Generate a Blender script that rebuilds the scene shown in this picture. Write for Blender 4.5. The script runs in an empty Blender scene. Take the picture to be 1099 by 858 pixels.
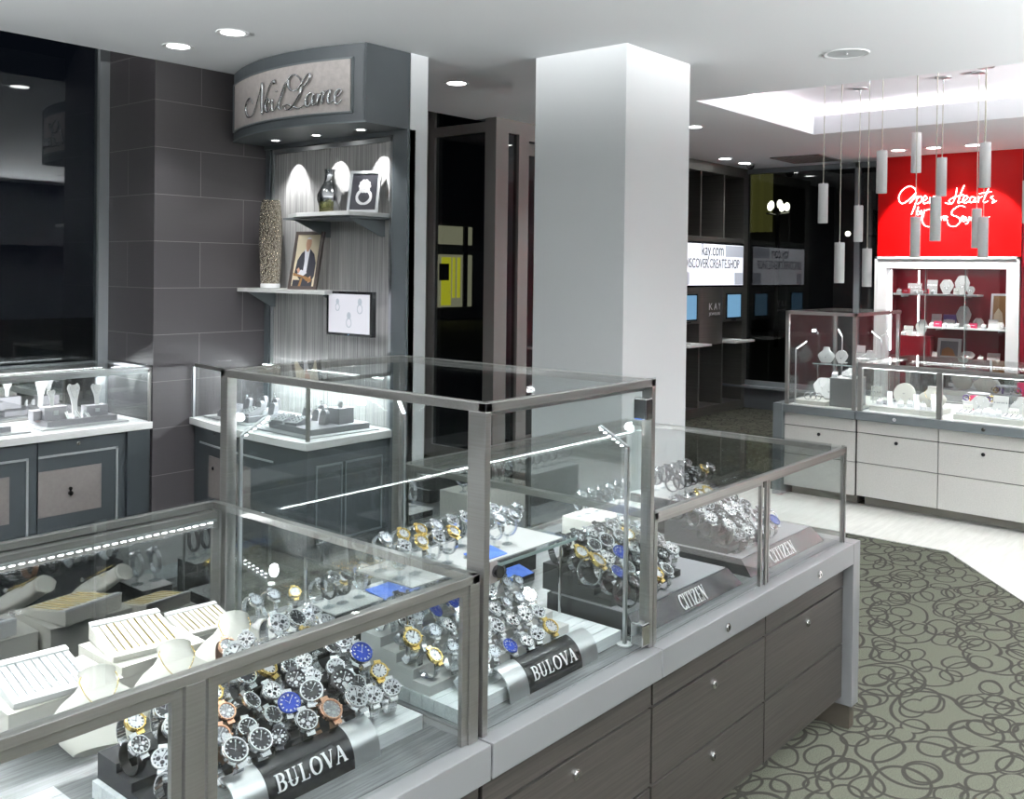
import bpy, bmesh, math, random
from mathutils import Vector, Matrix
random.seed(7)
R = math.radians
C = bpy.context.scene.collection
SC = bpy.context.scene

# ------------------------------------------------------------------ camera, world, exposure
FPX, PX, PY, EYE = 1044.42, 549.5, 301.38, 1.6
RIGHT = Vector((0.642849, -0.765895, 0.0122732))
UP = Vector((-0.00014577, 0.0159002, 0.9998736))
FWD = Vector((0.765993, 0.6427695, -0.0101098))
cam_d = bpy.data.cameras.new('camera'); cam = bpy.data.objects.new('camera', cam_d); C.objects.link(cam)
m = Matrix((RIGHT, UP, -FWD)).transposed().to_4x4(); m.translation = (0, 0, EYE); cam.matrix_world = m
cam_d.sensor_width = 36; cam_d.lens = FPX / 1099 * 36; cam_d.shift_y = -(429 - PY) / 1099
cam_d.clip_start = .05; cam_d.clip_end = 200
SC.camera = cam
w = bpy.data.worlds.new('night'); SC.world = w; w.use_nodes = True
w.node_tree.nodes['Background'].inputs[0].default_value = (.004, .005, .008, 1)
w.node_tree.nodes['Background'].inputs[1].default_value = 1
SC.view_settings.view_transform = 'Standard'; SC.view_settings.look = 'None'
SC.view_settings.exposure = 0.74; SC.view_settings.gamma = 1; SC.view_settings.use_curve_mapping = False
cy = SC.cycles
cy.max_bounces = 9; cy.diffuse_bounces = 5; cy.glossy_bounces = 5; cy.transmission_bounces = 6
cy.transparent_max_bounces = 40; cy.caustics_reflective = False; cy.caustics_refractive = False
cy.sample_clamp_indirect = 4; cy.sample_clamp_direct = 30; cy.use_denoising = True; cy.blur_glossy = .4
try: cy.use_light_tree = True
except Exception: pass

def at(px, py, **k):
    "a pixel of the photograph on the plane x=, y= or z= of the room"
    d = RIGHT * ((px - PX) / FPX) + UP * (-(py - PY) / FPX) + FWD
    a, v = list(k.items())[0]; i = 'xyz'.index(a); o = Vector((0, 0, EYE))
    return o + d * ((v - o[i]) / d[i])

CEIL = 2.85
DOWN_W = 50; STRIP_W = 3.8; CEIL_FILL_W = 1800
def spot(x, y, z, p, ang=110, blend=.6, tilt=(0, 0, 0), size=.05, col=(.99, 1, 1), name='downlight_lamp'):
    l = bpy.data.lights.new(name, 'SPOT'); l.energy = p; l.spot_size = R(ang); l.spot_blend = blend
    l.shadow_soft_size = size; l.color = col
    o = bpy.data.objects.new(name, l); C.objects.link(o); o.location = (x, y, z); o.rotation_euler = tilt; return o
def area(x, y, z, sx, sy, p, rot=(0, 0, 0), col=(1, 1, 1), name='strip_lamp', spread=180):
    l = bpy.data.lights.new(name, 'AREA'); l.shape = 'RECTANGLE'; l.size = sx; l.size_y = sy; l.energy = p; l.color = col; l.spread = R(spread)
    o = bpy.data.objects.new(name, l); C.objects.link(o); o.location = (x, y, z); o.rotation_euler = rot; return o

# ------------------------------------------------------------------ materials
def nodes_of(mt): return mt.node_tree.nodes, mt.node_tree.links
def mat(name, col, rough=.5, metal=0, emit=None, es=0, spec=.5, bump=None, coat=0):
    mt = bpy.data.materials.new(name); mt.use_nodes = True; n, l = nodes_of(mt); p = n['Principled BSDF']
    p.inputs['Base Color'].default_value = (*col, 1); p.inputs['Roughness'].default_value = rough
    p.inputs['Metallic'].default_value = metal; p.inputs['Specular IOR Level'].default_value = spec
    p.inputs['Coat Weight'].default_value = coat
    if emit: p.inputs['Emission Color'].default_value = (*emit, 1); p.inputs['Emission Strength'].default_value = es
    if bump:
        t = n.new('ShaderNodeTexNoise'); t.inputs['Scale'].default_value = bump[0]; t.inputs['Detail'].default_value = 3
        tc = n.new('ShaderNodeTexCoord'); l.new(tc.outputs['Object'], t.inputs['Vector'])
        b = n.new('ShaderNodeBump'); b.inputs['Strength'].default_value = bump[1]; b.inputs['Distance'].default_value = .01
        l.new(t.outputs['Fac'], b.inputs['Height']); l.new(b.outputs[0], p.inputs['Normal'])
    return mt
def streak(name, c1, c2, scale, rough=.45, metal=0, bump=.05, contrast=(.35, .65)):
    "noise stretched along an axis: laminate, brushed metal, fabric, stone"
    mt = mat(name, c1, rough, metal); n, l = nodes_of(mt); p = n['Principled BSDF']
    tc = n.new('ShaderNodeTexCoord'); mp = n.new('ShaderNodeMapping'); mp.inputs['Scale'].default_value = scale
    t = n.new('ShaderNodeTexNoise'); t.inputs['Scale'].default_value = 1; t.inputs['Detail'].default_value = 6; t.inputs['Roughness'].default_value = .65
    r = n.new('ShaderNodeValToRGB'); r.color_ramp.elements[0].position = contrast[0]; r.color_ramp.elements[1].position = contrast[1]
    r.color_ramp.elements[0].color = (*c1, 1); r.color_ramp.elements[1].color = (*c2, 1)
    l.new(tc.outputs['Object'], mp.inputs[0]); l.new(mp.outputs[0], t.inputs['Vector']); l.new(t.outputs['Fac'], r.inputs[0]); l.new(r.outputs[0], p.inputs['Base Color'])
    if bump:
        b = n.new('ShaderNodeBump'); b.inputs['Strength'].default_value = bump; b.inputs['Distance'].default_value = .002
        l.new(t.outputs['Fac'], b.inputs['Height']); l.new(b.outputs[0], p.inputs['Normal'])
    return mt
def glass_mat(name, tint=(.97, .99, .985), f0=.04, f90=.85, rough=0.0, grey=None):
    "thin clear sheet: transparent, with a Schlick reflection; grey = share of a diffuse/mirror film"
    mt = bpy.data.materials.new(name); mt.use_nodes = True; n, l = nodes_of(mt); n.clear()
    out = n.new('ShaderNodeOutputMaterial'); tr = n.new('ShaderNodeBsdfTransparent'); tr.inputs[0].default_value = (*tint, 1)
    gl = n.new('ShaderNodeBsdfGlossy'); gl.inputs['Roughness'].default_value = rough; gl.inputs['Color'].default_value = (1, 1, 1, 1)
    lw = n.new('ShaderNodeLayerWeight'); lw.inputs['Blend'].default_value = .5
    pw = n.new('ShaderNodeMath'); pw.operation = 'POWER'; pw.inputs[1].default_value = 5; l.new(lw.outputs['Facing'], pw.inputs[0])
    mr = n.new('ShaderNodeMapRange'); mr.inputs['To Min'].default_value = f0; mr.inputs['To Max'].default_value = f90; l.new(pw.outputs[0], mr.inputs[0])
    mx = n.new('ShaderNodeMixShader'); l.new(mr.outputs[0], mx.inputs[0]); l.new(tr.outputs[0], mx.inputs[1]); l.new(gl.outputs[0], mx.inputs[2])
    l.new(mx.outputs[0], out.inputs[0]); return mt
G = {}
G['glass'] = glass_mat('clear_glass', (.965, .982, .98), .042, .65)
G['glass_edge'] = mat('glass_edge', (.28, .36, .35), .15)
G['mirror_door'] = glass_mat('reflective_glass', (.40, .43, .44), .36, .9)
G['window'] = glass_mat('window_glass', (.6, .63, .64), .05, .7)
G['acrylic'] = glass_mat('clear_acrylic', (.93, .95, .96), .09, .7)
G['frame'] = streak('brushed_nickel', (.33, .325, .31), (.37, .365, .35), (3, 3, 220), .30, .82, .0)
G['frame_h'] = streak('brushed_nickel_rail', (.38, .372, .355), (.43, .422, .405), (3, 160, 160), .28, .78, .0)
G['alu'] = mat('satin_aluminium', (.62, .64, .65), .35, 1)
G['chrome'] = mat('chrome', (.8, .8, .8), .08, 1)
G['led'] = mat('led_strip_diodes', (1, 1, 1), .4, 0, (.95, .98, 1), 11)
G['lamp'] = mat('lit_lamp_lens', (1, 1, 1), .4, 0, (1, .99, .97), 9)
G['counter_grey'] = mat('satin_grey_laminate', (.20, .203, .208), .35)
G['wood_dark'] = streak('dark_streaked_laminate', (.014, .012, .0105), (.042, .037, .033), (3, 160, 160), .42)
G['wood_deck'] = streak('grey_deck_laminate', (.075, .078, .082), (.19, .197, .203), (6, 150, 150), .35)
G['white_plank'] = streak('whitewashed_plank', (.66, .70, .72), (.82, .85, .86), (5, 150, 150), .4)
G['groove'] = mat('dark_groove', (.02, .02, .02), .8)
G['black'] = mat('black_lacquer', (.012, .012, .014), .22)
G['black_matte'] = mat('black_suede', (.02, .021, .025), .75)
G['white'] = mat('white_satin', (.82, .83, .84), .4)
G['wall'] = mat('painted_wall', (.86, .88, .89), .8, bump=(300, .03))
G['ceiling'] = mat('painted_ceiling', (.85, .87, .89), .9)
G['cove'] = mat('cove_paint', (.85, .82, .85), .9)
G['dark_wall'] = mat('dark_painted_wall', (.035, .037, .04), .6)
G['slate_dark'] = mat('dark_slate_lacquer', (.030, .037, .041), .4)
G['bead'] = mat('silver_bead', (.48, .50, .51), .35, .3)
G['slate'] = streak('slate_lacquer', (.075, .088, .095), (.088, .10, .108), (2, 2, 2), .42, 0, 0)
G['slate_sheen'] = mat('slate_metallic', (.16, .18, .19), .38, .35)
G['taupe'] = streak('taupe_fabric', (.145, .130, .124), (.165, .149, .142), (40, 40, 40), .7, 0, .0)
G['taupe_sign'] = streak('taupe_leather', (.42, .385, .37), (.50, .46, .44), (30, 30, 30), .5)
G['marble'] = streak('veined_marble', (.62, .62, .59), (.86, .87, .86), (3, 3, 14), .25, contrast=(.3, .5))
G['zebra'] = streak('grey_striped_veneer', (.25, .248, .245), (.54, .535, .525), (60, 150, 1.2), .4, contrast=(.40, .60))
G['ivory'] = mat('ivory_leatherette', (.60, .585, .53), .55, bump=(400, .05))
G['cream'] = mat('cream_lacquer', (.66, .65, .60), .4)
G['white_lam'] = streak('pale_oak_laminate', (.56, .555, .53), (.64, .63, .605), (130, 4, 130), .42)
G['grey_suede'] = mat('grey_suede', (.30, .29, .31), .8, bump=(500, .05))
G['light_grey'] = mat('pale_grey_suede', (.48, .48, .49), .75)
G['white_suede'] = mat('white_suede', (.58, .58, .57), .7)
G['blue_card'] = streak('blue_card', (.04, .13, .62), (.16, .30, .85), (40, 40, 40), .35, contrast=(.3, .7))
G['steel'] = mat('polished_steel', (.72, .73, .75), .16, 1)
G['steel_b'] = mat('bright_steel', (.86, .87, .89), .22, 1)
G['gold'] = mat('yellow_gold', (.85, .62, .22), .18, 1)
G['rose'] = mat('rose_gold', (.82, .48, .33), .2, 1)
G['gun'] = mat('gunmetal', (.10, .10, .11), .22, 1)
G['leather_b'] = mat('black_leather', (.018, .017, .018), .5)
G['leather_br'] = mat('brown_leather', (.14, .07, .035), .5)
G['ceramic'] = mat('white_ceramic', (.85, .85, .86), .2)
G['dial_white'] = mat('white_dial', (.85, .85, .86), .25)
G['dial_black'] = mat('black_dial', (.02, .02, .025), .25)
G['dial_blue'] = mat('blue_dial', (.012, .035, .26), .22)
G['dial_silver'] = mat('silver_dial', (.62, .64, .67), .25, .5)
G['dial_grey'] = mat('grey_dial', (.2, .21, .23), .3, .3)
G['dial_pearl'] = mat('pearl_dial', (.78, .82, .88), .2)
G['gem'] = mat('brilliant_gem', (.6, .62, .65), .08, .8)
G['red_gloss'] = mat('red_gloss_panel', (.62, .0015, .002), .35, spec=.25)
G['red_wall'] = mat('deep_red_panel', (.20, .003, .012), .3)
G['red_box'] = mat('red_card', (.55, .01, .04), .4)
G['pink_box'] = mat('pink_card', (.75, .05, .16), .4)
G['purple'] = mat('purple_card', (.12, .06, .25), .4)
G['neon'] = mat('white_neon', (1, 1, 1), .4, 0, (1, .90, .84), 4)
G['pendant'] = mat('pendant_white_metal', (.60, .61, .60), .4)
G['cable'] = mat('pendant_cable', (.42, .40, .33), .5)
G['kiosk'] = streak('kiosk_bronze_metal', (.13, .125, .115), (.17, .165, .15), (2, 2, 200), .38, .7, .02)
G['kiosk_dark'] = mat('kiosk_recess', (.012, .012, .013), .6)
G['sill'] = mat('grey_window_sill', (.20, .22, .235), .4)
G['knee'] = mat('charcoal_knee_wall', (.075, .082, .09), .6)
G['mullion'] = mat('anodised_mullion', (.34, .36, .375), .4, .2)
G['bronze'] = mat('warm_grey_door_frame', (.27, .255, .245), .45)
G['screen_blue'] = mat('tablet_screen', (.1, .2, .3), .3, 0, (.16, .34, .52), .5)
G['vent'] = mat('grey_vent', (.16, .15, .145), .6)
G['grille'] = mat('speaker_grille', (.55, .58, .59), .7)

def tile_mat():
    mt = mat('dark_wall_tile', (.04, .036, .04), .42); n, l = nodes_of(mt); p = n['Principled BSDF']
    tc = n.new('ShaderNodeTexCoord'); sx = n.new('ShaderNodeSeparateXYZ'); l.new(tc.outputs['Object'], sx.inputs[0])
    # run along x + y so the joints turn the corner; rows .286 high
    ad = n.new('ShaderNodeMath'); ad.operation = 'ADD'; l.new(sx.outputs[0], ad.inputs[0]); l.new(sx.outputs[1], ad.inputs[1])
    cb = n.new('ShaderNodeCombineXYZ'); l.new(ad.outputs[0], cb.inputs[0]); l.new(sx.outputs[2], cb.inputs[1])
    mp = n.new('ShaderNodeMapping'); mp.inputs['Location'].default_value = (-(3.434 + 5.45) - .316 + .632 * 16, -(2.613 - .286 * 10), 0); l.new(cb.outputs[0], mp.inputs[0])
    br = n.new('ShaderNodeTexBrick'); br.offset = .5; br.offset_frequency = 2
    br.inputs['Scale'].default_value = 1; br.inputs['Mortar Size'].default_value = .0018; br.inputs['Mortar Smooth'].default_value = .2
    br.inputs['Brick Width'].default_value = .632; br.inputs['Row Height'].default_value = .286
    br.inputs['Color1'].default_value = (.050, .046, .050, 1); br.inputs['Color2'].default_value = (.062, .057, .060, 1); br.inputs['Mortar'].default_value = (.20, .19, .19, 1)
    l.new(mp.outputs[0], br.inputs['Vector']); l.new(br.outputs['Color'], p.inputs['Base Color'])
    mp2 = n.new('ShaderNodeMapping'); mp2.inputs['Scale'].default_value = (6, 6, 130); l.new(tc.outputs['Object'], mp2.inputs[0])
    t = n.new('ShaderNodeTexNoise'); t.inputs['Scale'].default_value = 1; t.inputs['Detail'].default_value = 4; l.new(mp2.outputs[0], t.inputs['Vector'])
    b = n.new('ShaderNodeBump'); b.inputs['Strength'].default_value = .25; b.inputs['Distance'].default_value = .004; l.new(t.outputs['Fac'], b.inputs['Height']); l.new(b.outputs[0], p.inputs['Normal'])
    return mt
G['tile'] = tile_mat()
def carpet_mat():
    mt = mat('looped_carpet', (.15, .155, .125), .95, spec=.1); n, l = nodes_of(mt); p = n['Principled BSDF']
    tc = n.new('ShaderNodeTexCoord')
    wn = n.new('ShaderNodeTexNoise'); wn.inputs['Scale'].default_value = 3.2; wn.inputs['Detail'].default_value = 1; l.new(tc.outputs['Object'], wn.inputs['Vector'])
    sc = n.new('ShaderNodeVectorMath'); sc.operation = 'SCALE'; sc.inputs['Scale'].default_value = .10; l.new(wn.outputs['Color'], sc.inputs[0])
    ad = n.new('ShaderNodeVectorMath'); ad.operation = 'ADD'; l.new(tc.outputs['Object'], ad.inputs[0]); l.new(sc.outputs[0], ad.inputs[1])
    prev = None
    for (s, rot, st, r0, off, wd) in ((3.0, .5, 1.45, .34, 0, .030), (3.9, 1.9, 1.7, .31, 3.3, .034), (4.9, 2.7, 1.4, .30, 7.1, .040), (2.5, 1.1, 1.3, .42, 11.7, .024)):
        mp = n.new('ShaderNodeMapping'); mp.inputs['Rotation'].default_value = (0, 0, rot); mp.inputs['Scale'].default_value = (s, s * st, s); mp.inputs['Location'].default_value = (off, off * .7, 0)
        l.new(ad.outputs[0], mp.inputs[0])
        v = n.new('ShaderNodeTexVoronoi'); v.voronoi_dimensions = '2D'; v.inputs['Scale'].default_value = 1; v.inputs['Randomness'].default_value = .75; l.new(mp.outputs[0], v.inputs['Vector'])
        a = n.new('ShaderNodeMath'); a.operation = 'SUBTRACT'; a.inputs[1].default_value = r0; l.new(v.outputs['Distance'], a.inputs[0])
        b = n.new('ShaderNodeMath'); b.operation = 'ABSOLUTE'; l.new(a.outputs[0], b.inputs[0])
        c = n.new('ShaderNodeMapRange'); c.inputs['From Min'].default_value = wd * .55; c.inputs['From Max'].default_value = wd * 1.1; c.inputs['To Min'].default_value = 1; c.inputs['To Max'].default_value = 0; l.new(b.outputs[0], c.inputs[0])
        if prev is None: prev = c.outputs[0]
        else:
            mx = n.new('ShaderNodeMath'); mx.operation = 'MAXIMUM'; l.new(prev, mx.inputs[0]); l.new(c.outputs[0], mx.inputs[1]); prev = mx.outputs[0]
    fn = n.new('ShaderNodeTexNoise'); fn.inputs['Scale'].default_value = 260; fn.inputs['Detail'].default_value = 2; l.new(tc.outputs['Object'], fn.inputs['Vector'])
    r1 = n.new('ShaderNodeValToRGB'); r1.color_ramp.elements[0].position = .3; r1.color_ramp.elements[1].position = .7
    r1.color_ramp.elements[0].color = (.042, .044, .033, 1); r1.color_ramp.elements[1].color = (.078, .081, .062, 1); l.new(fn.outputs['Fac'], r1.inputs[0])
    mc = n.new('ShaderNodeMixRGB'); mc.inputs[2].default_value = (.020, .019, .016, 1); l.new(prev, mc.inputs[0]); l.new(r1.outputs[0], mc.inputs[1]); l.new(mc.outputs[0], p.inputs['Base Color'])
    bp = n.new('ShaderNodeBump'); bp.inputs['Strength'].default_value = .4; bp.inputs['Distance'].default_value = .004; l.new(fn.outputs['Fac'], bp.inputs['Height']); l.new(bp.outputs[0], p.inputs['Normal'])
    return mt
G['carpet'] = carpet_mat()
G['pale_floor'] = streak('pale_plank_tile', (.62, .62, .58), (.74, .74, .70), (4, 30, 4), .4)
def hammered():
    mt = mat('hammered_metal', (.62, .56, .46), .18, 1); n, l = nodes_of(mt); p = n['Principled BSDF']
    tc = n.new('ShaderNodeTexCoord'); v = n.new('ShaderNodeTexVoronoi'); v.inputs['Scale'].default_value = 85; l.new(tc.outputs['Object'], v.inputs['Vector'])
    b = n.new('ShaderNodeBump'); b.inputs['Strength'].default_value = 1; b.inputs['Distance'].default_value = .02; l.new(v.outputs['Distance'], b.inputs['Height']); l.new(b.outputs[0], p.inputs['Normal'])
    r = n.new('ShaderNodeValToRGB'); r.color_ramp.elements[0].color = (.75, .70, .60, 1); r.color_ramp.elements[1].color = (.34, .29, .22, 1); r.color_ramp.elements[1].position = .8; l.new(v.outputs['Distance'], r.inputs[0]); l.new(r.outputs[0], p.inputs['Base Color'])
    return mt
G['hammered'] = hammered()
G['lightbox'] = mat('lightbox_face', (.7, .7, .72), .3, 0, (.72, .75, .82), .75)
G['lightbox_b'] = mat('lightbox_panel_shade', (.4, .42, .46), .3, 0, (.42, .45, .52), .5)
G['ink'] = mat('dark_ink', (.04, .04, .06), .5)
G['screen'] = mat('lit_screen', (.3, .3, .32), .3, 0, (.40, .40, .44), .8)
G['screen_ink'] = mat('screen_drawing', (.2, .22, .25), .3, 0, (.30, .33, .37), .6)
G['yellow_glow'] = mat('lit_shop_yellow', (.3, .3, .02), .5, 0, (.9, .85, .04), .5)
G['cream_glow'] = mat('lit_shop_cream', (.4, .38, .25), .5, 0, (.75, .70, .45), .28)
G['street_glow'] = mat('street_lamp_glow', (1, 1, .8), .5, 0, (1, .95, .7), 6)
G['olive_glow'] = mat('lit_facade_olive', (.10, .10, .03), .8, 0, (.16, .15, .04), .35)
G['asphalt'] = mat('asphalt', (.03, .03, .03), .8)
G['facade'] = mat('dark_facade', (.035, .036, .04), .8)
G['skin'] = mat('printed_skin', (.62, .36, .24), .5)
G['suit'] = mat('printed_dark_suit', (.02, .02, .03), .5)
G['print_white'] = mat('printed_white', (.8, .8, .85), .5)
G['print_cream'] = mat('printed_cream', (.75, .66, .48), .5)
G['print_brown'] = mat('printed_brown', (.33, .17, .06), .5)
G['wood_frame'] = mat('dark_wood_frame', (.06, .045, .04), .4)
G['candle_glass'] = glass_mat('tinted_cup_glass', (.70, .70, .55), .12, .7)
G['toe_kick'] = mat('toe_kick_beige', (.30, .285, .25), .5)
G['shoe_bronze'] = mat('bronze_post_shoe', (.12, .105, .085), .35, .6)

# ------------------------------------------------------------------ mesh builder
class MB:
    def __init__(s): s.bm = bmesh.new(); s.mi = 0
    def _f(s, vs):
        try: f = s.bm.faces.new(vs); f.material_index = s.mi; return f
        except ValueError: return None
    def box(s, x0, x1, y0, y1, z0, z1):
        if x0 > x1: x0, x1 = x1, x0
        if y0 > y1: y0, y1 = y1, y0
        if z0 > z1: z0, z1 = z1, z0
        v = [s.bm.verts.new((x, y, z)) for z in (z0, z1) for (x, y) in ((x0, y0), (x1, y0), (x1, y1), (x0, y1))]
        for q in ((3, 2, 1, 0), (4, 5, 6, 7), (0, 1, 5, 4), (1, 2, 6, 5), (2, 3, 7, 6), (3, 0, 4, 7)): s._f([v[i] for i in q])
        return s
    def prism(s, poly, d, mp):
        "poly in 2d, depth d, mp(u,v,w) -> xyz"
        n = len(poly); a = [s.bm.verts.new(mp(u, v, 0)) for u, v in poly]; b = [s.bm.verts.new(mp(u, v, d)) for u, v in poly]
        s._f(a[::-1]); s._f(b)
        for i in range(n): s._f([a[i], a[(i + 1) % n], b[(i + 1) % n], b[i]])
        return s
    def lathe(s, prof, c=(0, 0, 0), seg=32, sx=1, sy=1, M=None, closed=False):
        rings = []
        for r, z in prof:
            ring = []
            for k in range(seg):
                a = 2 * math.pi * k / seg; p = Vector((c[0] + r * sx * math.cos(a), c[1] + r * sy * math.sin(a), c[2] + z))
                ring.append(s.bm.verts.new(M @ p if M else p))
            rings.append(ring)
        for i in range(len(rings) - 1):
            for k in range(seg):
                s._f([rings[i][k], rings[i][(k + 1) % seg], rings[i + 1][(k + 1) % seg], rings[i + 1][k]])
        if closed:
            for k in range(seg): s._f([rings[-1][k], rings[-1][(k + 1) % seg], rings[0][(k + 1) % seg], rings[0][k]])
            return s
        if prof[0][0] > 1e-5 and len(prof) > 2 or (len(prof) == 2 and prof[0][0] > 1e-5 and prof[1][0] > 1e-5): s._f(rings[0][::-1])
        if prof[-1][0] > 1e-5 and len(prof) > 2 or (len(prof) == 2 and prof[0][0] > 1e-5 and prof[1][0] > 1e-5): s._f(rings[-1])
        return s
    def cyl(s, a, b, r, seg=16, r2=None):
        a, b = Vector(a), Vector(b); d = b - a; L = d.length
        M = Matrix.Translation(a) @ d.to_track_quat('Z', 'Y').to_matrix().to_4x4()
        return s.lathe([(r, 0), (r if r2 is None else r2, L)], seg=seg, M=M)
    def tube(s, pts, r, seg=8, closed=False, flat=1):
        pts = [Vector(p) for p in pts]; n = len(pts); rings = []
        rr = r if isinstance(r, (list, tuple)) else [r] * n
        t0 = None; up = None
        for i in range(n):
            if closed: t = pts[(i + 1) % n] - pts[i - 1]
            else: t = pts[min(i + 1, n - 1)] - pts[max(i - 1, 0)]
            if t.length < 1e-9: t = Vector((0, 0, 1))
            t.normalize()
            if up is None: up = t.orthogonal().normalized()
            else:
                up = up - t * up.dot(t)
                up = t.orthogonal().normalized() if up.length < 1e-6 else up.normalized()
            sd = t.cross(up)
            rings.append([s.bm.verts.new(pts[i] + (up * math.cos(2 * math.pi * k / seg) + sd * math.sin(2 * math.pi * k / seg)) * rr[i]) for k in range(seg)])
        m_ = n if closed else n - 1
        for i in range(m_):
            A, B_ = rings[i], rings[(i + 1) % n]
            for k in range(seg): s._f([A[k], A[(k + 1) % seg], B_[(k + 1) % seg], B_[k]])
        if not closed: s._f(rings[0][::-1]); s._f(rings[-1])
        return s
    def build(s, name, mats, parent=None, smooth=False, bevel=0, loc=None):
        bmesh.ops.recalc_face_normals(s.bm, faces=s.bm.faces)
        me = bpy.data.meshes.new(name); s.bm.to_mesh(me); s.bm.free()
        for mt in (mats if isinstance(mats, (list, tuple)) else [mats]): me.materials.append(G[mt] if isinstance(mt, str) else mt)
        if smooth:
            for f in me.polygons: f.use_smooth = True
            if smooth != 'all':
                try: me.set_sharp_from_angle(angle=R(40))
                except Exception: pass
        o = bpy.data.objects.new(name, me); C.objects.link(o)
        if parent: o.parent = parent
        if loc: o.location = loc
        if bevel:
            b = o.modifiers.new('bevel', 'BEVEL'); b.width = bevel; b.segments = 2; b.limit_method = 'ANGLE'; b.angle_limit = R(50)
        return o
def tag(o, label, cat, group=None, kind=None):
    o['label'] = label; o['category'] = cat
    if group: o['group'] = group
    if kind: o['kind'] = kind
    return o
def thing(name, label, cat, loc=(0, 0, 0), rz=0, group=None):
    o = bpy.data.objects.new(name, None); C.objects.link(o); o.empty_display_size = .05
    o.location = loc; o.rotation_euler = (0, 0, rz); return tag(o, label, cat, group)
def struct(o): o['kind'] = 'structure'; return o
KIDS = {}
def remember(root):
    "children of a prototype, listed once"
    KIDS[root.name] = [c for c in bpy.data.objects if c.parent == root]
    return root
def dup(root, loc, rot, label, group=None, scale=None):
    r = root.copy(); C.objects.link(r); r.location = loc; r.rotation_euler = rot; r['label'] = label
    if group: r['group'] = group
    if scale: r.scale = scale
    for ch in KIDS[root.name]:
        c = ch.copy(); C.objects.link(c); c.parent = r
    return r
class Proto:
    def __init__(s, maker): s.maker = maker; s.root = None; s.fresh = True
    def put(s, loc, rot, label, group=None, scale=None):
        if s.root is None: s.root = remember(s.maker())
        if s.fresh:
            s.fresh = False; o = s.root; o.location = loc; o.rotation_euler = rot; o['label'] = label
            if group: o['group'] = group
            if scale: o.scale = scale
            return o
        return dup(s.root, loc, rot, label, group, scale)
def spline(pts, n=6, closed=False):
    P = [Vector(p) for p in pts]; out = []; m_ = len(P)
    for i in range(m_ if closed else m_ - 1):
        p0 = P[(i - 1) % m_] if closed else P[max(i - 1, 0)]; p1 = P[i]; p2 = P[(i + 1) % m_]; p3 = P[(i + 2) % m_] if closed else P[min(i + 2, m_ - 1)]
        for k in range(n):
            t = k / n; out.append(.5 * ((2 * p1) + (p2 - p0) * t + (2 * p0 - 5 * p1 + 4 * p2 - p3) * t * t + (3 * p1 - p0 - 3 * p2 + p3) * t ** 3))
    if not closed: out.append(P[-1])
    return out
def ordn(i): return ['first', 'second', 'third', 'fourth', 'fifth', 'sixth', 'seventh', 'eighth', 'ninth', 'tenth', 'eleventh', 'twelfth'][i]

# ------------------------------------------------------------------ room shell
YT, XP, XT = 5.45, 3.95, 3.12          # tile face, display panel plane, tile corner
X0, X1, Y0, Y1 = -3.2, 10.75, -3.2, 6.03
struct(MB().box(X0, X1 + .15, Y0, 6.15, -.08, 0).build('floor', 'carpet'))
# pale plank walkway with the cut corner
wk = MB()
e1, e3 = (5.95, 1.67), (4.9, .81)
for poly in ([(5.95, 3.25), (5.95, 1.67), (6.775, 1.67), (6.775, 3.25)], [e1, e3, (4.9, -1.2), (6.775, -1.2), (6.775, 1.67)]):
    wk.prism(poly, .004, lambda u, v, w_: (u, v, w_))
struct(wk.build('floor_walkway', 'pale_floor'))
CX0, CX1, CY0, CY1 = 6.27, 8.38, -1.6, 3.54
cl = MB()
for a in ((X0, CX0, Y0, YT), (CX1, X1 + .1, Y0, YT), (CX0, CX1, Y0, CY0), (CX0, CX1, CY1, YT), (8.0, X1 + .1, YT, 5.6)): cl.box(*a, CEIL, CEIL + .16)
struct(cl.build('ceiling', 'ceiling'))
cv = MB(); T = .28                        # cove: ledge, recessed top
cv.box(CX0 - T, CX1 + T, CY0 - T, CY1 + T, 3.10, 3.14)
for a in ((CX0 - T - .02, CX0 - T, CY0 - T, CY1 + T), (CX1 + T, CX1 + T + .02, CY0 - T, CY1 + T), (CX0 - T, CX1 + T, CY0 - T - .02, CY0 - T), (CX0 - T, CX1 + T, CY1 + T, CY1 + T + .02)): cv.box(*a, CEIL + .16, 3.10)
struct(cv.build('ceiling_cove', 'cove'))
hi = MB(); hi.box(X0, 8.0, YT, 6.2, 3.22, 3.26); hi.box(X0, 8.0, YT - .02, YT, CEIL + .16, 3.26)
struct(hi.build('ceiling_recess', 'dark_wall'))
struct(MB().box(XT, XP + .04, YT, 6.2, 0, 3.25).build('wall_tiled', 'tile'))
struct(MB().box(3.956, 4.065, 4.075, 6.2, 0, 3.25).box(3.925, 3.956, 4.075, 4.10, 0, 3.25).build('wall_partition', 'wall'))
struct(MB().box(4.463, 5.149, 2.949, 3.581, 0, CEIL).build('wall_column', 'wall'))
struct(MB().box(X0 - .1, X0, Y0, 6.2, 0, 3.25).build('wall_left', 'dark_wall'))
struct(MB().box(X0, X1 + .2, Y0 - .1, Y0, 0, CEIL).build('wall_back', 'dark_wall'))
rw = MB(); rw.box(10.90, 10.98, Y0, 3.69, 0, CEIL); rw.box(10.47, 10.9, Y0, 2.30, 0, CEIL)
struct(rw.build('wall_right', 'red_wall'))
struct(MB().box(7.05, 10.86, 5.72, 5.85, 0, 3.2).build('wall_kiosk', 'dark_wall'))

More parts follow.
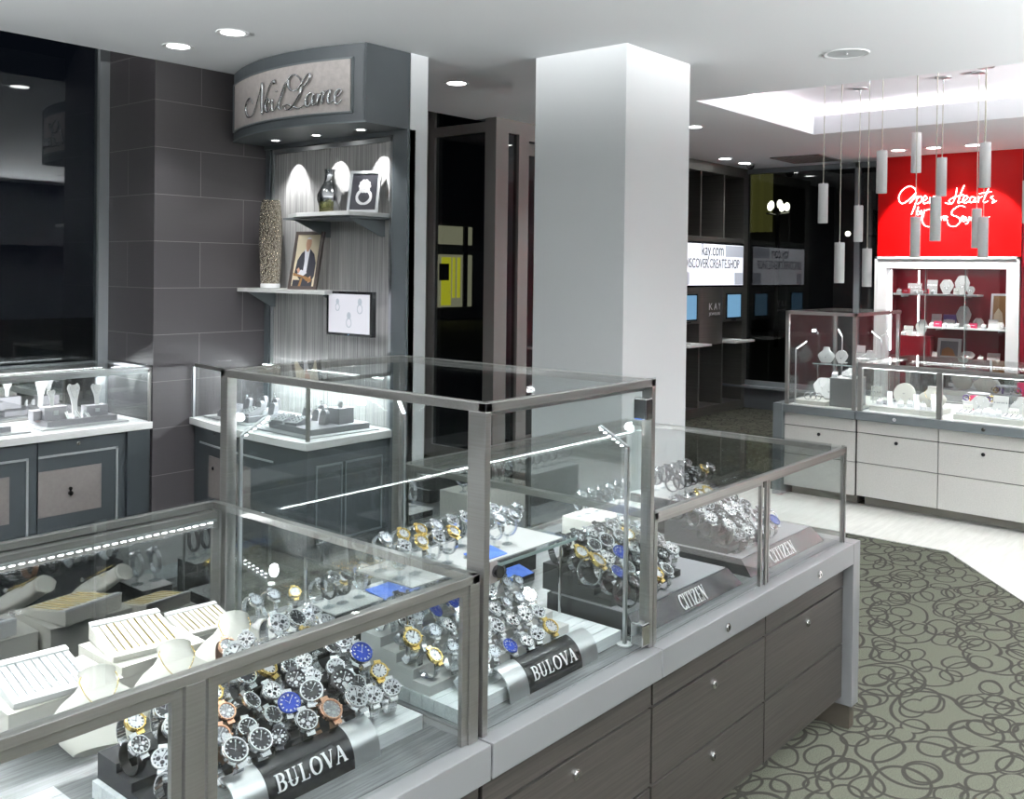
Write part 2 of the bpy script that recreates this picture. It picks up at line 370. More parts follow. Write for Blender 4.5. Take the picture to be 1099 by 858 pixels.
# windows -------------------------------------------------------------
def pane(x0, x1, y0, y1, z0, z1, parent=None, name='pane', mt='window'):
    return MB().box(x0, x1, y0, y1, z0, z1).build(name, mt, parent)
def wframe(name, parts, mt='mullion'):
    f = MB()
    for p in parts: f.box(*p)
    return struct(f.build(name, mt))
w1 = wframe('window_1', [(3.055, 3.12, 6.0, 6.07, 0, 3.22), (X0, 3.06, 6.0, 6.07, 0, .12), (X0, 3.06, 6.0, 6.07, 3.12, 3.22), (1.2, 1.26, 6.01, 6.06, .12, 3.12), (-.9, -.84, 6.01, 6.06, .12, 3.12)])
struct(pane(X0, 3.055, 6.03, 6.04, .12, 3.12, w1))
w2 = wframe('window_2', [(4.065, 4.10, 6.0, 6.07, 0, 3.22), (5.86, 5.96, 5.96, 6.07, 0, 3.22), (4.1, 5.9, 6.0, 6.07, 0, .12), (4.1, 5.9, 6.0, 6.07, 2.76, 2.86)], 'bronze')
struct(pane(4.13, 5.86, 6.03, 6.04, .12, 3.2, w2))
# vestibule box: side light, corner post, front light, door
w3 = wframe('window_3', [(5.975, 6.03, 5.90, 6.0, 0, 3.22), (5.975, 6.03, 5.2, 5.32, 0, CEIL + .1), (6.03, 6.13, 5.2, 5.26, 0, CEIL), (5.975, 6.03, 5.32, 5.9, 2.74, 2.82), (5.975, 6.03, 5.32, 5.9, 0, .1),
                         (6.27, 6.40, 5.2, 5.26, 0, CEIL), (6.13, 6.27, 5.2, 5.26, 2.74, CEIL), (6.13, 6.27, 5.2, 5.26, 0, .1), (6.40, 7.05, 5.2, 5.26, 2.70, CEIL)], 'bronze')
struct(pane(5.998, 6.006, 5.32, 5.9, .1, 3.2, w3)); struct(pane(6.13, 6.27, 5.225, 5.235, .1, 2.74, w3))
d1 = wframe('door_1', [(6.95, 7.03, 5.21, 5.25, .02, 2.68), (6.41, 6.95, 5.21, 5.25, .02, .2), (6.41, 6.95, 5.21, 5.25, 2.58, 2.68)], 'bronze')
struct(pane(6.405, 6.95, 5.225, 5.235, .2, 2.58, d1))
struct(MB().tube([(6.43, 5.21, .945), (6.43, 5.15, .945), (6.96, 5.15, .945), (6.96, 5.21, .945)], .012).build('door_handle', 'alu', d1))
struct(MB().box(7.05, 7.15, 5.2, 6.2, 0, CEIL + .1).build('wall_vestibule', 'wall'))
w4 = wframe('window_4', [(10.72, 10.78, 3.985, 4.045, .27, CEIL), (10.72, 10.78, 5.6, 5.66, .27, CEIL), (10.72, 10.78, 3.70, 3.74, .27, CEIL), (10.72, 10.80, 3.7, 5.72, .27, .33), (10.72, 10.80, 3.7, 5.72, 2.79, CEIL)], 'sill')
struct(pane(10.745, 10.755, 3.70, 5.6, .33, 2.79, w4))
kw = MB().box(10.71, 10.85, 3.69, 5.72, 0, .25); kw.mi = 1; kw.box(10.60, 10.85, 3.69, 5.72, .25, .275)
struct(kw.build('wall_knee', ['knee', 'sill']))

# ceiling fixtures -----------------------------------------------------
def make_downlight():
    t = thing('ceiling_downlight', '', 'ceiling light')
    MB().lathe([(.062, -.001), (.085, -.004), (.088, 0), (.086, .006), (.062, .006)], seg=32, closed=True).build('trim_ring', 'white', t, smooth=True)
    MB().lathe([(.0, -.002), (.062, -.0021)], seg=32).build('lens', 'lamp', t)
    return t
DL = Proto(make_downlight)
for x, y, lab in ((3.007, 5.014, 'round recessed ceiling light nearest the black tiled wall'), (3.01, 4.488, 'round recessed ceiling light left of the curved script sign'),
                  (4.745, 4.486, 'round recessed ceiling light between script sign and white column'), (7.37, 4.175, 'round recessed ceiling light just right of the white column'),
                  (9.616, 5.061, 'round recessed ceiling light above the kiosk, left of two'), (10.10, 5.073, 'round recessed ceiling light above the kiosk, beside the dome camera'),
                  (9.914, 3.31, 'leftmost recessed ceiling light in front of the red wall'), (9.906, 2.969, 'middle recessed ceiling light in front of the red wall'), (9.91, 2.614, 'rightmost recessed ceiling light in front of the red wall')):
    DL.put((x, y, CEIL - .001), (0, 0, 0), lab, 'recessed ceiling lights')
    red = abs(x - 9.91) < .02
    spot(x, y, CEIL - .02, DOWN_W * (.45 if red else .6), 88 if not red else 100, .45 if not red else .6)
for x in (-2.0, 0.0, 2.0, 4.0, 5.6):       # the rest of the store's downlights, above and behind the camera
    for y in (-2.2, -.4, 1.4, 3.2):
        if (x, y) in ((4.0, 3.2), (0.0, -.4), (5.6, 3.2), (5.6, 1.4)): continue
        spot(x, y, CEIL - .02, DOWN_W, 125, .8)
for x, y in ((5.6, .9), (7.2, 4.6), (9.2, .8), (9.3, -1.2)): spot(x, y, CEIL - .02, DOWN_W, 125, .8)
# cove lamps: hidden strips on the ledge light the recess
for y_ in (CY1 + .16,): area((CX0 + CX1) / 2, y_, CEIL + .17, 2.3, .04, 9, (R(180), 0, 0), (1, .93, .97), 'cove_lamp')
for x_ in (CX0 - .16, CX1 + .16): area(x_, (CY0 + CY1) / 2, CEIL + .17, .04, 5.1, 20, (R(180), 0, 0), (1, .93, .97), 'cove_lamp')
# added ledge for fill lamps on the two unseen walls, to brighten the ceiling
pl = MB(); pl.box(X0, X1, Y0, Y0 + .35, 1.90, 1.94); pl.box(X0, X1, Y0 + .33, Y0 + .35, 1.94, 2.02); pl.box(X0, X0 + .35, Y0, YT, 1.90, 1.94); pl.box(X0 + .33, X0 + .35, Y0, YT, 1.94, 2.02)
struct(pl.build('trim_added_ledge', 'dark_wall'))
# added fill strips behind the lip throw light up and across the ceiling
area(3.7, Y0 + .2, 1.98, 13.4, .10, CEIL_FILL_W, (R(90 + 32), 0, 0), (.97, .99, 1), 'ceiling_fill_lamp', 62)
area(X0 + .2, 1.0, 1.98, .10, 8.0, CEIL_FILL_W * 1.0, (R(180), R(90 - 32), 0), (.97, .99, 1), 'ceiling_fill_lamp', 62)
sp = thing('ceiling_speaker', 'large round pale speaker grille flush in the ceiling', 'ceiling speaker', (5.41, 2.10, CEIL))
MB().lathe([(.105, -.003), (.12, -.007), (.126, -.001)], seg=40, closed=True).build('trim_ring', 'white', sp, smooth=True)
MB().lathe([(0, -.004), (.105, -.004)], seg=40).build('grille', 'grille', sp)
MB().cyl((0, 0, -.010), (0, 0, -.004), .008).build('logo_badge', 'alu', sp)
vt = thing('ceiling_vent', 'dark square air vent flush in the ceiling by the window', 'vent', (10.08, 4.34, CEIL))
f = MB()
for a in ((-.31, .31, -.27, -.245), (-.31, .31, .245, .27), (-.31, -.285, -.27, .27), (.285, .31, -.27, .27)): f.box(*a, -.012, -.001)
f.build('frame', 'vent', vt)
f = MB()
for k in range(9): f.box(-.285, .285, -.235 + k * .055, -.205 + k * .055, -.008, -.002)
f.build('louvre', 'vent', vt)
MB().box(-.285, .285, -.245, .245, -.003, -.001).build('backing', 'groove', vt)
dc = thing('security_camera', 'small dark dome camera under the ceiling near the kiosk', 'security camera', tuple(at(805.5, 176, z=CEIL)))
MB().lathe([(.05, 0), (.052, -.012), (.045, -.02)], seg=24).build('base', 'alu', dc, smooth=True)
MB().lathe([(.043, -.02), (.042, -.035), (.03, -.055), (0, -.064)], seg=24).build('dome', 'black', dc, smooth=True)

# pendants --------------------------------------------------------------
PEND = [(6.955, 2.858, 1.979, 'leftmost pendant, high, in front of the dark window'), (6.838, 2.683, 1.541, 'lowest pendant over the left end, second from the left'), (7.764, 2.896, 1.867, 'pendant hanging in front of the window mullion'),
        (7.389, 2.686, 1.512, 'lowest pendant beside the red panel, just left of it'), (6.724, 2.353, 2.162, 'pendant overlapping the left edge of the red panel'), (7.292, 2.306, 2.348, 'highest pendant of all, before the red panel'),
        (7.17, 2.265, 1.73, 'pendant hanging directly below the highest one'), (7.698, 2.245, 2.202, 'thinner looking pendant between the two script words'), (6.681, 1.984, 1.829, 'large pendant hiding the middle of the second script line'),
        (7.662, 1.986, 1.809, 'pendant half hidden, left of the rightmost low pair'), (6.804, 1.718, 2.178, 'large high pendant before the right end of the red script'), (7.482, 1.894, 1.736, 'low pendant directly below the large high one at right'),
        (7.279, 1.565, 1.963, 'pendant cut by the right edge of the photo')]
for i, (x, y, z, lab) in enumerate(PEND):
    t = thing('pendant_lamp', lab, 'pendant lamp', (x, y, z), 0, 'white cylinder pendants')
    MB().lathe([(.026, .002), (.0335, 0), (.035, .004), (.035, .287), (.033, .29), (.006, .291), (.004, .30)], seg=32).build('lamp_shade', 'pendant', t, smooth=True)
    MB().lathe([(0, .003), (.0265, .003)], seg=24).build('lens', 'lamp', t)
    MB().cyl((0, 0, .295), (0, 0, 3.098 - z), .0032, 8).build('cord', 'cable', t)
    MB().lathe([(.058, 3.1 - z), (.058, 3.088 - z), (.05, 3.084 - z), (.006, 3.08 - z), (.004, 3.05 - z)], seg=28).build('ceiling_rose', 'alu', t, smooth=True)
    spot(x, y, z - .005, 7, 70, .6, name='pendant_bulb', size=.02)

# ------------------------------------------------------------------ display cases
def rail(mb, p, q, z0, z1, w_, inset=0):
    "horizontal bar p->q (2d), its outer face on the line, w_ deep to the left of travel"
    p, q = Vector(p), Vector(q); d = (q - p).normalized(); nrm = Vector((-d.y, d.x))
    a, b = p, q; c, e = q + nrm * w_, p + nrm * w_
    mb.prism([tuple(a), tuple(b), tuple(c), tuple(e)], z1 - z0, lambda u, v, k: (u, v, z0 + k))
def lock(parent, x, y, z, r=.012, facing=(0, -1, 0), mt='chrome'):
    a = Vector((x, y, z)); d = Vector(facing)
    l = MB(); l.cyl(a, a + d * .005, r, 20); l.cyl(a + d * .005, a + d * .008, r * .72, 20)
    o = l.build('lock', mt, parent, smooth=True)
    n_ = a + d * .0081; sx = Vector((d.y, -d.x, 0)).normalized() if abs(d.z) < .5 else Vector((1, 0, 0))
    k = MB(); k.tube([n_ + Vector((0, 0, r * .4)), n_ - Vector((0, 0, r * .4))], r * .13, 6); k.build('key_slot', 'black', o)
    return o
def make_base(t, L, D, wood, trim, splits, rows=((.51, .582), (.31, .503), (.12, .303)), z_top=.66, z_band=.588, front=.03, locks=(), band_locks=(), toe='groove', over=.0, rightpost=None):
    "local x along the front, y back; counter band, deck, drawer fronts in rows, recessed plinth"
    b = MB(); b.box(0, L, 0, .05, z_band, z_top); b.box(0, .02, .05, D, z_band, z_top); b.box(L - .02, L, .05, D, z_band, z_top); b.box(.02, L - .02, D - .03, D, z_band, z_top)
    b.build('counter_band', trim, t, bevel=.002)
    MB().box(.004, L - .004, front + .018, D - .01, rows[-1][0] - .005, z_band).build('carcass', 'groove', t)
    MB().box(.02, L - .02, .135, D - .03, 0, rows[-1][0] - .005).build('plinth', toe, t)
    for x0, x1 in zip(splits[:-1], splits[1:]):
        for k, (z0, z1) in enumerate(rows):
            nm = 'drawer' if k else 'apron_panel'
            f = MB().box(x0 + .003, x1 - .003, front, front + .018, z0, z1).build(nm, wood, t, bevel=.0012)
            if k and (k, x0) in locks: lock(f, (x0 + x1) / 2, front, z1 - .04, mt='gun' if wood == 'white_lam' else 'chrome')
    for x in band_locks: lock(t, x, 0, (z_band + z_top) / 2)
def top_frame(t, L, D, z1, y0=.03, x0=.006, posts=(), w_=.028, h=.032, z0=.66, back_posts=True, rail_mat='frame_h', front_open=True):
    "metal frame and glass of a case whose deck is at z0 and top at z1"
    x1 = L - x0; y1 = D
    f = MB()
    for k, (p, q) in enumerate((((x0, y0), (x1, y0)), ((x1, y0), (x1, y1)), ((x1, y1), (x0, y1)), ((x0, y1), (x0, y0)))): rail(f, p, q, z1 - h, z1 - .005, .02)
    f.build('top_rail', rail_mat, t, bevel=.0012)
    for (x, y, wx, wy) in [(x0, y0, w_, w_), (x1 - w_, y0, w_, w_)] + ([(x0, y1 - w_, w_, w_), (x1 - w_, y1 - w_, w_, w_)] if back_posts else []) + [(p - w_ * .6, y0, w_ * 1.2, w_ * .8) for p in posts]:
        MB().box(x, x + wx, y, y + wy, z0, z1 - h + .001).build('post', 'frame', t, bevel=.0015)
    tg = MB().box(x0, x1, y0, y1, z1 - .005, z1).build('top_glass', 'glass', t)
    return tg
def panes(t, lst, mt='glass', name='glass_pane'):
    for a in lst: MB().box(*a).build(name, mt, t)
def pane_frame(t, x0, x1, y, z0, z1, w_=.017, mt='frame'):
    f = MB(); f.box(x0, x1, y, y + .010, z1 - w_, z1); f.box(x0, x0 + w_, y, y + .010, z0, z1 - w_); f.box(x1 - w_, x1, y, y + .010, z0, z1 - w_)
    f.build('pane_frame', mt, t)
def back_doors(t, x0, x1, y, z0, z1, n=2):
    "two sliding reflective doors in a track, diode strip under the back rail"
    d = MB(); d.box(x0, x1, y - .03, y, z0, z0 + .012); d.box(x0, x1, y - .045, y, z1 - .055, z1 - .02); d.build('door_track', 'frame_h', t)
    wd = (x1 - x0) / n
    for k in range(n):
        yy = y - .012 - (k % 2) * .012
        o = MB().box(x0 + k * wd - .01 * (k > 0), x0 + (k + 1) * wd + .01 * (k < n - 1), yy, yy + .005, z0 + .012, z1 - .05).build('sliding_door', 'mirror_door', t)
def led_run(t, x0, x1, y, z, W, facing=-1, pitch=.021):
    s = MB(); s.box(x0, x1, y - .006, y + .006, z, z + .006); o = s.build('led_strip', 'alu', t)
    d = MB(); k = x0 + pitch
    while k < x1 - pitch: d.box(k, k + pitch * .5, y - .0075, y + .004, z - .0018, z + .0005); k += pitch
    d.build('diodes', 'led', o)
    M_ = t.matrix_world if False else Matrix.Translation(t.location) @ t.rotation_euler.to_matrix().to_4x4()
    l = bpy.data.lights.new('case_strip_lamp', 'AREA'); l.shape = 'RECTANGLE'; l.size = x1 - x0; l.size_y = .012; l.energy = W; l.color = (.95, .98, 1); l.spread = R(170)
    ob = bpy.data.objects.new('case_strip_lamp', l); C.objects.link(ob)
    ob.matrix_world = M_ @ Matrix.Translation(((x0 + x1) / 2, y - .004, z - .004)) @ Matrix.Rotation(R(-28), 4, 'X')
def led_post(name_lab, loc, h, arm_dir, W=1.6, arm=.07, root=None):
    t = thing('led_case_light', name_lab, 'case light', loc, 0, 'LED post lights standing inside the glass cases')
    MB().lathe([(.0, .003), (.020, .003), (.020, 0), (0, 0)], seg=24).build('base', 'white', t)
    a = Vector(arm_dir).normalized() * arm
    MB().box(-.0045, .0045, -.004, .004, 0, h).build('pole', 'alu', t)
    tip = Vector((0, 0, h)); e = tip + a + Vector((0, 0, arm * .75))
    hd = MB(); hd.cyl(tip, e, .0052, 10); o = hd.build('lamp_head', 'alu', t, smooth=True)
    d = MB()
    for k in range(6):
        p = tip.lerp(e, .15 + k * .15) + a.normalized() * .0022 - Vector((0, 0, .0048)); d.box(p.x - .0035, p.x + .0035, p.y - .0035, p.y + .0035, p.z - .001, p.z + .001)
    d.build('diodes', 'led', o)
    l = bpy.data.lights.new('post_lamp', 'POINT'); l.energy = W; l.shadow_soft_size = .012; l.color = (.93, .97, 1)
    ob = bpy.data.objects.new('post_lamp', l); C.objects.link(ob); ob.location = Vector(loc) + e + Vector((a.x * .25, a.y * .25, -.022))
    return t

# island, left low case (local origin = front left corner of its counter)
YF, DEP = 1.256, .955
ISL_L = thing('display_case', 'low glass watch counter at lower left, nearest the camera', 'display case', (.170, YF, 0), 0, 'dark laminate island showcases')
t = ISL_L; L = 1.281
make_base(t, L, DEP, 'wood_dark', 'counter_grey', [.0, .642, L], band_locks=(.32, .96), locks=((1, 0), (1, .642)))
dk = MB().box(.022, L - .022, .05, DEP - .03, .640, .6605).build('deck', 'wood_deck', t)
top_frame(t, L, DEP, 1.0, posts=(.640,), h=.022)
pane_frame(t, .034, .62, .034, .662, .978); pane_frame(t, .664, L - .034, .034, .662, .978)
panes(t, [(.034, .62, .036, .041, .662, .965), (.664, L - .034, .036, .041, .662, .965), (.006, .011, .06, DEP - .03, .662, .975)])
back_doors(t, .03, L - .03, DEP, .662, .995)
led_run(t, .04, L - .04, DEP - .055, .955, STRIP_W * 1.1)

ISL_T = thing('display_case', 'tall glass watch case in the middle of the dark island', 'display case', (1.4565, YF, 0), 0, 'dark laminate island showcases')
t = ISL_T; L = .642
make_base(t, L, DEP, 'wood_dark', 'counter_grey', [0, L], locks=((1, 0), (2, 0)))
MB().box(.022, L - .022, .05, DEP - .03, .640, .6605).build('deck', 'wood_deck', t)
f = MB(); z1 = 1.338
for p, q in (((0, .03), (L, .03)), ((L, .03), (L, DEP)), ((L, DEP), (0, DEP)), ((0, DEP), (0, .03))): rail(f, p, q, z1 - .023, z1 - .004, .02)
f.build('top_rail', 'frame_h', t, bevel=.0012)
MB().box(.02, L - .02, .05, .062, z1 - .034, z1 - .022).build('pane_frame', 'alu', t)
for (x, y, wx, wy, nm) in ((0, .03, .017, .048, 'post'), (L - .017, .03, .017, .03, 'post'), (0, DEP - .03, .03, .03, 'post'), (L - .03, DEP - .03, .03, .03, 'post')):
    MB().box(x, x + wx, y, y + wy, .6605, z1 - .022).build(nm, 'frame', t, bevel=.0015)
MB().box(0, L, .03, DEP, z1 - .005, z1).build('top_glass', 'glass', t)
panes(t, [(.020, L - .02, .036, .042, .662, z1 - .024), (.004, .010, .08, DEP - .03, .662, z1 - .024), (L - .010, L - .004, .062, DEP - .03, .662, z1 - .024), (.03, L - .03, DEP - .02, DEP - .014, .662, z1 - .024)])
dlk = MB().box(.020, .045, .0325, .0355, .965, 1.010).build('lock_plate', 'taupe', t, bevel=.004)
dk2 = MB(); dk2.cyl((.040, .0325, .988), (.040, .020, .988), .0125, 20); dk2.build('lock_knob', 'gun', dlk, smooth=True)
MB().box(L - .052, L - .03, .060, .066, .664, z1 - .06).build('hinge_stile', 'glass', t)
for zz in (.675, 1.235): 
    h_ = MB().box(L - .056, L - .024, .022, .060, zz, zz + .055).build('hinge', 'chrome', t, bevel=.004)
sh = thing('glass_shelf', 'clear glass shelf inside the tall watch case', 'shelf', (1.4565, YF, 0))
MB().box(.03, L - .012, .262, .70, .888, .896).build('shelf_board', 'glass', sh)
e = MB(); e.box(.03, L - .012, .2605, .262, .888, .896); e.build('front_edge', 'glass_edge', sh)
for x in (.05, L - .03):
    for y in (.30, .66): MB().cyl((x, y, .662), (x, y, .888), .004, 8).build('support_rod', 'chrome', sh)
for px, hh, dr, lab in ((2.062, .60, (-.5, .6, 0), 'LED post light at the front right corner of the tall watch case'),
                         (1.485, .50, (.8, -.5, 0), 'LED post light at the left rear corner of the tall watch case'), (2.07, .50, (-.8, -.5, 0), 'LED post light at the right rear corner of the tall watch case')):
    yy = 1.345 if px == 2.062 else 2.16
    led_post(lab, (px, yy, .6605), hh if yy > 2 else .50, dr, .8)

ISL_R = thing('display_case', 'low glass watch counter at the right end of the dark island', 'display case', (2.101, YF, 0), 0, 'dark laminate island showcases')
t = ISL_R; L = 1.272
make_base(t, L, DEP, 'wood_dark', 'counter_grey', [.0, .642, L - .012], band_locks=(.336, .967), locks=((1, 0), (1, .642), (2, 0)))
# end panel: grey gable on a bronze shoe
MB().box(L, L + .062, 0, DEP, .085, .66).build('end_gable', 'counter_grey', t, bevel=.002)
MB().box(L + .012, L + .056, .012, DEP - .03, 0, .085).build('gable_shoe', 'shoe_bronze', t, bevel=.002)
MB().box(.022, L - .004, .05, DEP - .03, .640, .6605).build('deck', 'wood_deck', t)
top_frame(t, L, DEP, 1.0, posts=(.642,), x0=0, w_=.010, h=.023)
pane_frame(t, .012, .62, .034, .662, .977, .010); pane_frame(t, .662, L - .012, .034, .662, .977, .008)
panes(t, [(.012, .622, .036, .041, .662, .967), (.660, L - .012, .036, .041, .662, .969), (L - .007, L - .002, .045, DEP - .03, .662, .978)])
back_doors(t, .03, L - .03, DEP, .662, .995)
led_run(t, .04, L - .04, DEP - .055, .955, STRIP_W)

# white jewellery counter by the red wall: local x runs towards -Y, back towards +X
RZ = R(-90)
WHT_T = thing('display_case', 'tall glass jewellery case on pale drawers beside dark window', 'display case', (6.65, 3.01, 0), RZ, 'pale laminate jewellery showcases')
t = WHT_T; L = .52; z1 = 1.338
WROWS = ((.515, .598), (.308, .508), (.075, .302))
make_base(t, L, .95, 'white_lam', 'slate_sheen', [0, L], rows=WROWS, z_band=.602, locks=((1, 0),), toe='toe_kick')
MB().box(-.07, 0, -.01, .95, 0, .665).build('end_gable', 'slate_sheen', t, bevel=.002)
MB().box(.022, L - .002, .05, .92, .640, .6605).build('deck', 'cream', t)
f = MB()
for p, q in (((0, .03), (L, .03)), ((L, .03), (L, .95)), ((L, .95), (0, .95)), ((0, .95), (0, .03))): rail(f, p, q, z1 - .026, z1 - .004, .02)
f.build('top_rail', 'frame_h', t)
for (x, y) in ((0, .03), (L - .03, .03), (0, .92), (L - .03, .92)): MB().box(x, x + .024, y, y + .024, .6605, z1 - .025).build('post', 'frame', t)
MB().box(0, L, .03, .95, z1 - .005, z1).build('top_glass', 'glass', t)
panes(t, [(.024, L - .024, .034, .040, .662, z1 - .026), (.002, .008, .054, .92, .662, z1 - .026), (L - .008, L - .002, .054, .92, .662, z1 - .026), (.024, L - .024, .93, .936, .662, z1 - .026)])
def wpt(x, y, z, org=(6.65, 3.01), rz=RZ):
    c, s = math.cos(rz), math.sin(rz); return (org[0] + c * x - s * y, org[1] + s * x + c * y, z)
for x, y, dr, lab in ((.05, .10, (0, -1, 0), 'LED post light at the left front of the tall jewellery case'), (.10, .85, (-1, 0, 0), 'LED post light at the left back of the tall jewellery case'), (.42, .80, (-.6, .5, 0), 'LED post light at the right back of the tall jewellery case')):
    led_post(lab, wpt(x, y, .6605), .40 if y < .5 else .46, dr, 1.6, .08)
WHT_R = R(-92.2)
WHT_L = thing('display_case', 'long low glass jewellery counter on pale drawers before the red wall', 'display case', (6.665, 2.487, 0), WHT_R, 'pale laminate jewellery showcases')
t = WHT_L; L = 1.66
make_base(t, L, .95, 'white_lam', 'slate_sheen', [0, .545, 1.10, L], rows=WROWS, z_band=.602, band_locks=(.27, .83), locks=((1, 0), (1, .545), (1, 1.10)), toe='toe_kick')
MB().box(.022, L - .02, .05, .92, .640, .6605).build('deck', 'marble', t)
top_frame(t, L, .95, 1.0, posts=(.545, 1.10), x0=.0, w_=.03, h=.038)
panes(t, [(.03, .527, .036, .041, .662, .964), (.565, 1.082, .036, .041, .662, .964), (1.12, L - .03, .036, .041, .662, .964)])
back_doors(t, .03, L - .03, .95, .662, .995, 3)
led_run(t, .04, L - .04, .90, .955, STRIP_W * 1.0)
area(*wpt(L / 2, .075, .957, (6.665, 2.487), WHT_R), L - .1, .012, STRIP_W * .3, (0, 0, WHT_R), (.97, .98, .95), 'case_front_strip')
MB().box(.03, L - .03, .06, .07, .958, .964).build('front_led_strip', 'led', t)

# dark slate wall counter under the window
NLA = thing('display_case', 'slate wall case with marble top below the dark window', 'display case', (1.60, 5.44, 0), 0, 'slate cabinets with marble counters')
t = NLA; L = XT - 1.60 - .004; D = .59
def slate_front(t, x0, x1, y, zt=.588, zb=.04, parent=None, name='door'):
    "framed front: slab, silver bead above and at the side, taupe inset, drop-pull lock"
    d = MB().box(x0 + .003, x1 - .003, y, y + .02, zb, zt).build(name, 'slate_dark', t, bevel=.001)
    b = MB(); b.box(x0 + .003, x1 - .05, y - .006, y, zt - .090, zt - .078); b.box(x1 - .062, x1 - .050, y - .006, y, zb + .02, zt - .078); b.build('bead', 'bead', d)
    MB().box(x0 + .004, x1 - .15, y - .003, y, zb + .15, zt - .165).build('inset', 'taupe', d)
    lk = MB(); cx = (x0 + x1 - .15) / 2; zz = (zb + .15 + zt - .165) / 2
    lk.cyl((cx, y - .003, zz + .012), (cx, y - .012, zz + .012), .010, 16); lk.cyl((cx, y - .003, zz - .014), (cx, y - .016, zz - .014), .013, 16); lk.box(cx - .004, cx + .004, y - .012, y - .003, zz - .014, zz + .012)
    lk.build('lock', 'gun', d, smooth=True)
    lock(d, (x0 + x1) / 2 - .03, y, zt - .03, .012)
mb = MB().box(0, L, 0, D, .618, .66); mb.build('marble_counter', 'marble', t, bevel=.003)
MB().box(.01, L - .01, .05, D, .04, .618).build('carcass', 'slate_dark', t)
MB().box(.03, L - .03, .08, D, 0, .04).build('plinth', 'groove', t)
for x0, x1 in ((.01, .325), (.325, .843), (.843, 1.36)): slate_front(t, x0, x1, .03, .612)
MB().box(1.362, L - .012, .012, .05, .02, .618).build('pilaster', 'slate_dark', t)
top_frame(t, L, D, 1.0, y0=.02, x0=.0, w_=.016, h=.022, z0=.66, rail_mat='alu')
MB().box(.016, L - .016, .03, .04, .955, .975).build('pane_frame', 'alu', t)
panes(t, [(.016, L - .016, .026, .031, .662, .975), (L - .008, L - .003, .04, D - .03, .662, .975)])
back_doors(t, .02, L - .02, D, .662, .995, 3)
led_run(t, .03, L - .03, D - .05, .953, STRIP_W * 4.0)
MB().box(.03, L - .03, .045, .053, .962, .968).build('front_led_strip', 'led', t)

# slate case with the bowed front, under the curved sign
NLB = thing('display_case', 'bow-fronted slate case with marble top under the script sign', 'display case', (0, 0, 0), 0, 'slate cabinets with marble counters')
t = NLB
bow = [(3.365, 5.445), (3.33, 5.22), (3.303, 5.0), (3.285, 4.78), (3.275, 4.55), (3.275, 4.36), (3.285, 4.18)]
bow = [tuple(v)[:2] for v in spline([(*p, 0) for p in bow], 4)]
def foot(off, back=XP - .012):
    "footprint of the case, shrunk by off"
    pts = [(x + off, min(y, 5.445 - off * .2)) for x, y in bow]; pts[-1] = (3.285 + off, 4.18 + off)
    pts = [p for p in pts if p[1] > 4.18 + off - 1e-6]; 
    if pts[-1][1] > 4.18 + off + 1e-6: pts.append((3.285 + off, 4.18 + off))
    return pts + [(back, 4.18 + off), (back, 5.445)]
up_ = lambda z: (lambda u, v, k: (u, v, z + k))
MB().prism(foot(0), .042, up_(.618)).build('marble_counter', 'marble', t, bevel=.002)
MB().prism(foot(.035), .578, up_(.04)).build('carcass', 'slate_dark', t)
MB().prism(foot(.08), .04, up_(0)).build('plinth', 'groove', t)
def strip_along(pts, z0, z1, th):
    m_ = MB()
    for p, q in zip(pts[:-1], pts[1:]): rail(m_, p, q, z0, z1, th)
    return m_
fr = foot(.034); nb = len([p for p in fr if p[0] < 3.6])
fb = fr[:nb]
seg_ = fb[2:-6]
strip_along([(x - .0, y) for x, y in seg_], .510, .520, -.007).build('bead', 'bead', t)
ds = MB(); 
strip_along(fb[4:-10], .20, .45, -.003).build('inset', 'taupe', t)
for (x0, x1) in ((3.355, 3.56), (3.56, 3.86)):
    d = MB().box(x0 + .02, x1, 4.212, 4.214, .10, .52).build('side_panel', 'slate_dark', t)
    b = MB()
    for a in ((x0 + .02, x1, .51, .52), (x0 + .02, x1, .09, .10)): b.box(a[0], a[1], 4.206, 4.213, a[2], a[3])
    b.box(x0 + .02, x0 + .028, 4.206, 4.213, .10, .51); b.box(x1 - .008, x1, 4.206, 4.213, .10, .51); b.build('bead', 'slate_sheen', d)
lock(t, 3.36, 5.15, .59, .010, (-1, 0, 0)); lock(t, 3.355, 5.16, .38, .011, (-1, 0, 0), 'gun')
gf = foot(.03); gb = gf[:-2]
strip_along(gb, .975, .995, .018).build('top_rail', 'frame_h', t)
sr = MB(); rail(sr, gb[-1], (XP - .012, gb[-1][1]), .975, .995, .018); sr.build('side_rail', 'frame_h', t)
MB().prism(gf, .005, up_(.995)).build('top_glass', 'glass', t)
strip_along(gb, .661, .975, .005).build('bowed_glass', 'glass', t)
sr = MB(); rail(sr, gb[-1], (XP - .012, gb[-1][1]), .661, .975, .005); sr.build('side_glass', 'glass', t)
MB().box(gb[-1][0] - .002, gb[-1][0] + .016, gb[-1][1] - .002, gb[-1][1] + .016, .66, .976).build('post', 'frame', t)
MB().box(3.375, 3.39, 5.42, 5.435, .66, .976).build('post', 'alu', t)
dl = MB(); dl.box(3.89, 3.90, 4.25, 5.42, .955, .962); dl.build('led_strip', 'led', t)
area(3.86, 4.82, .95, .012, 1.1, STRIP_W * 2.6, (0, R(32), 0), (.95, .98, 1), 'case_strip_lamp')

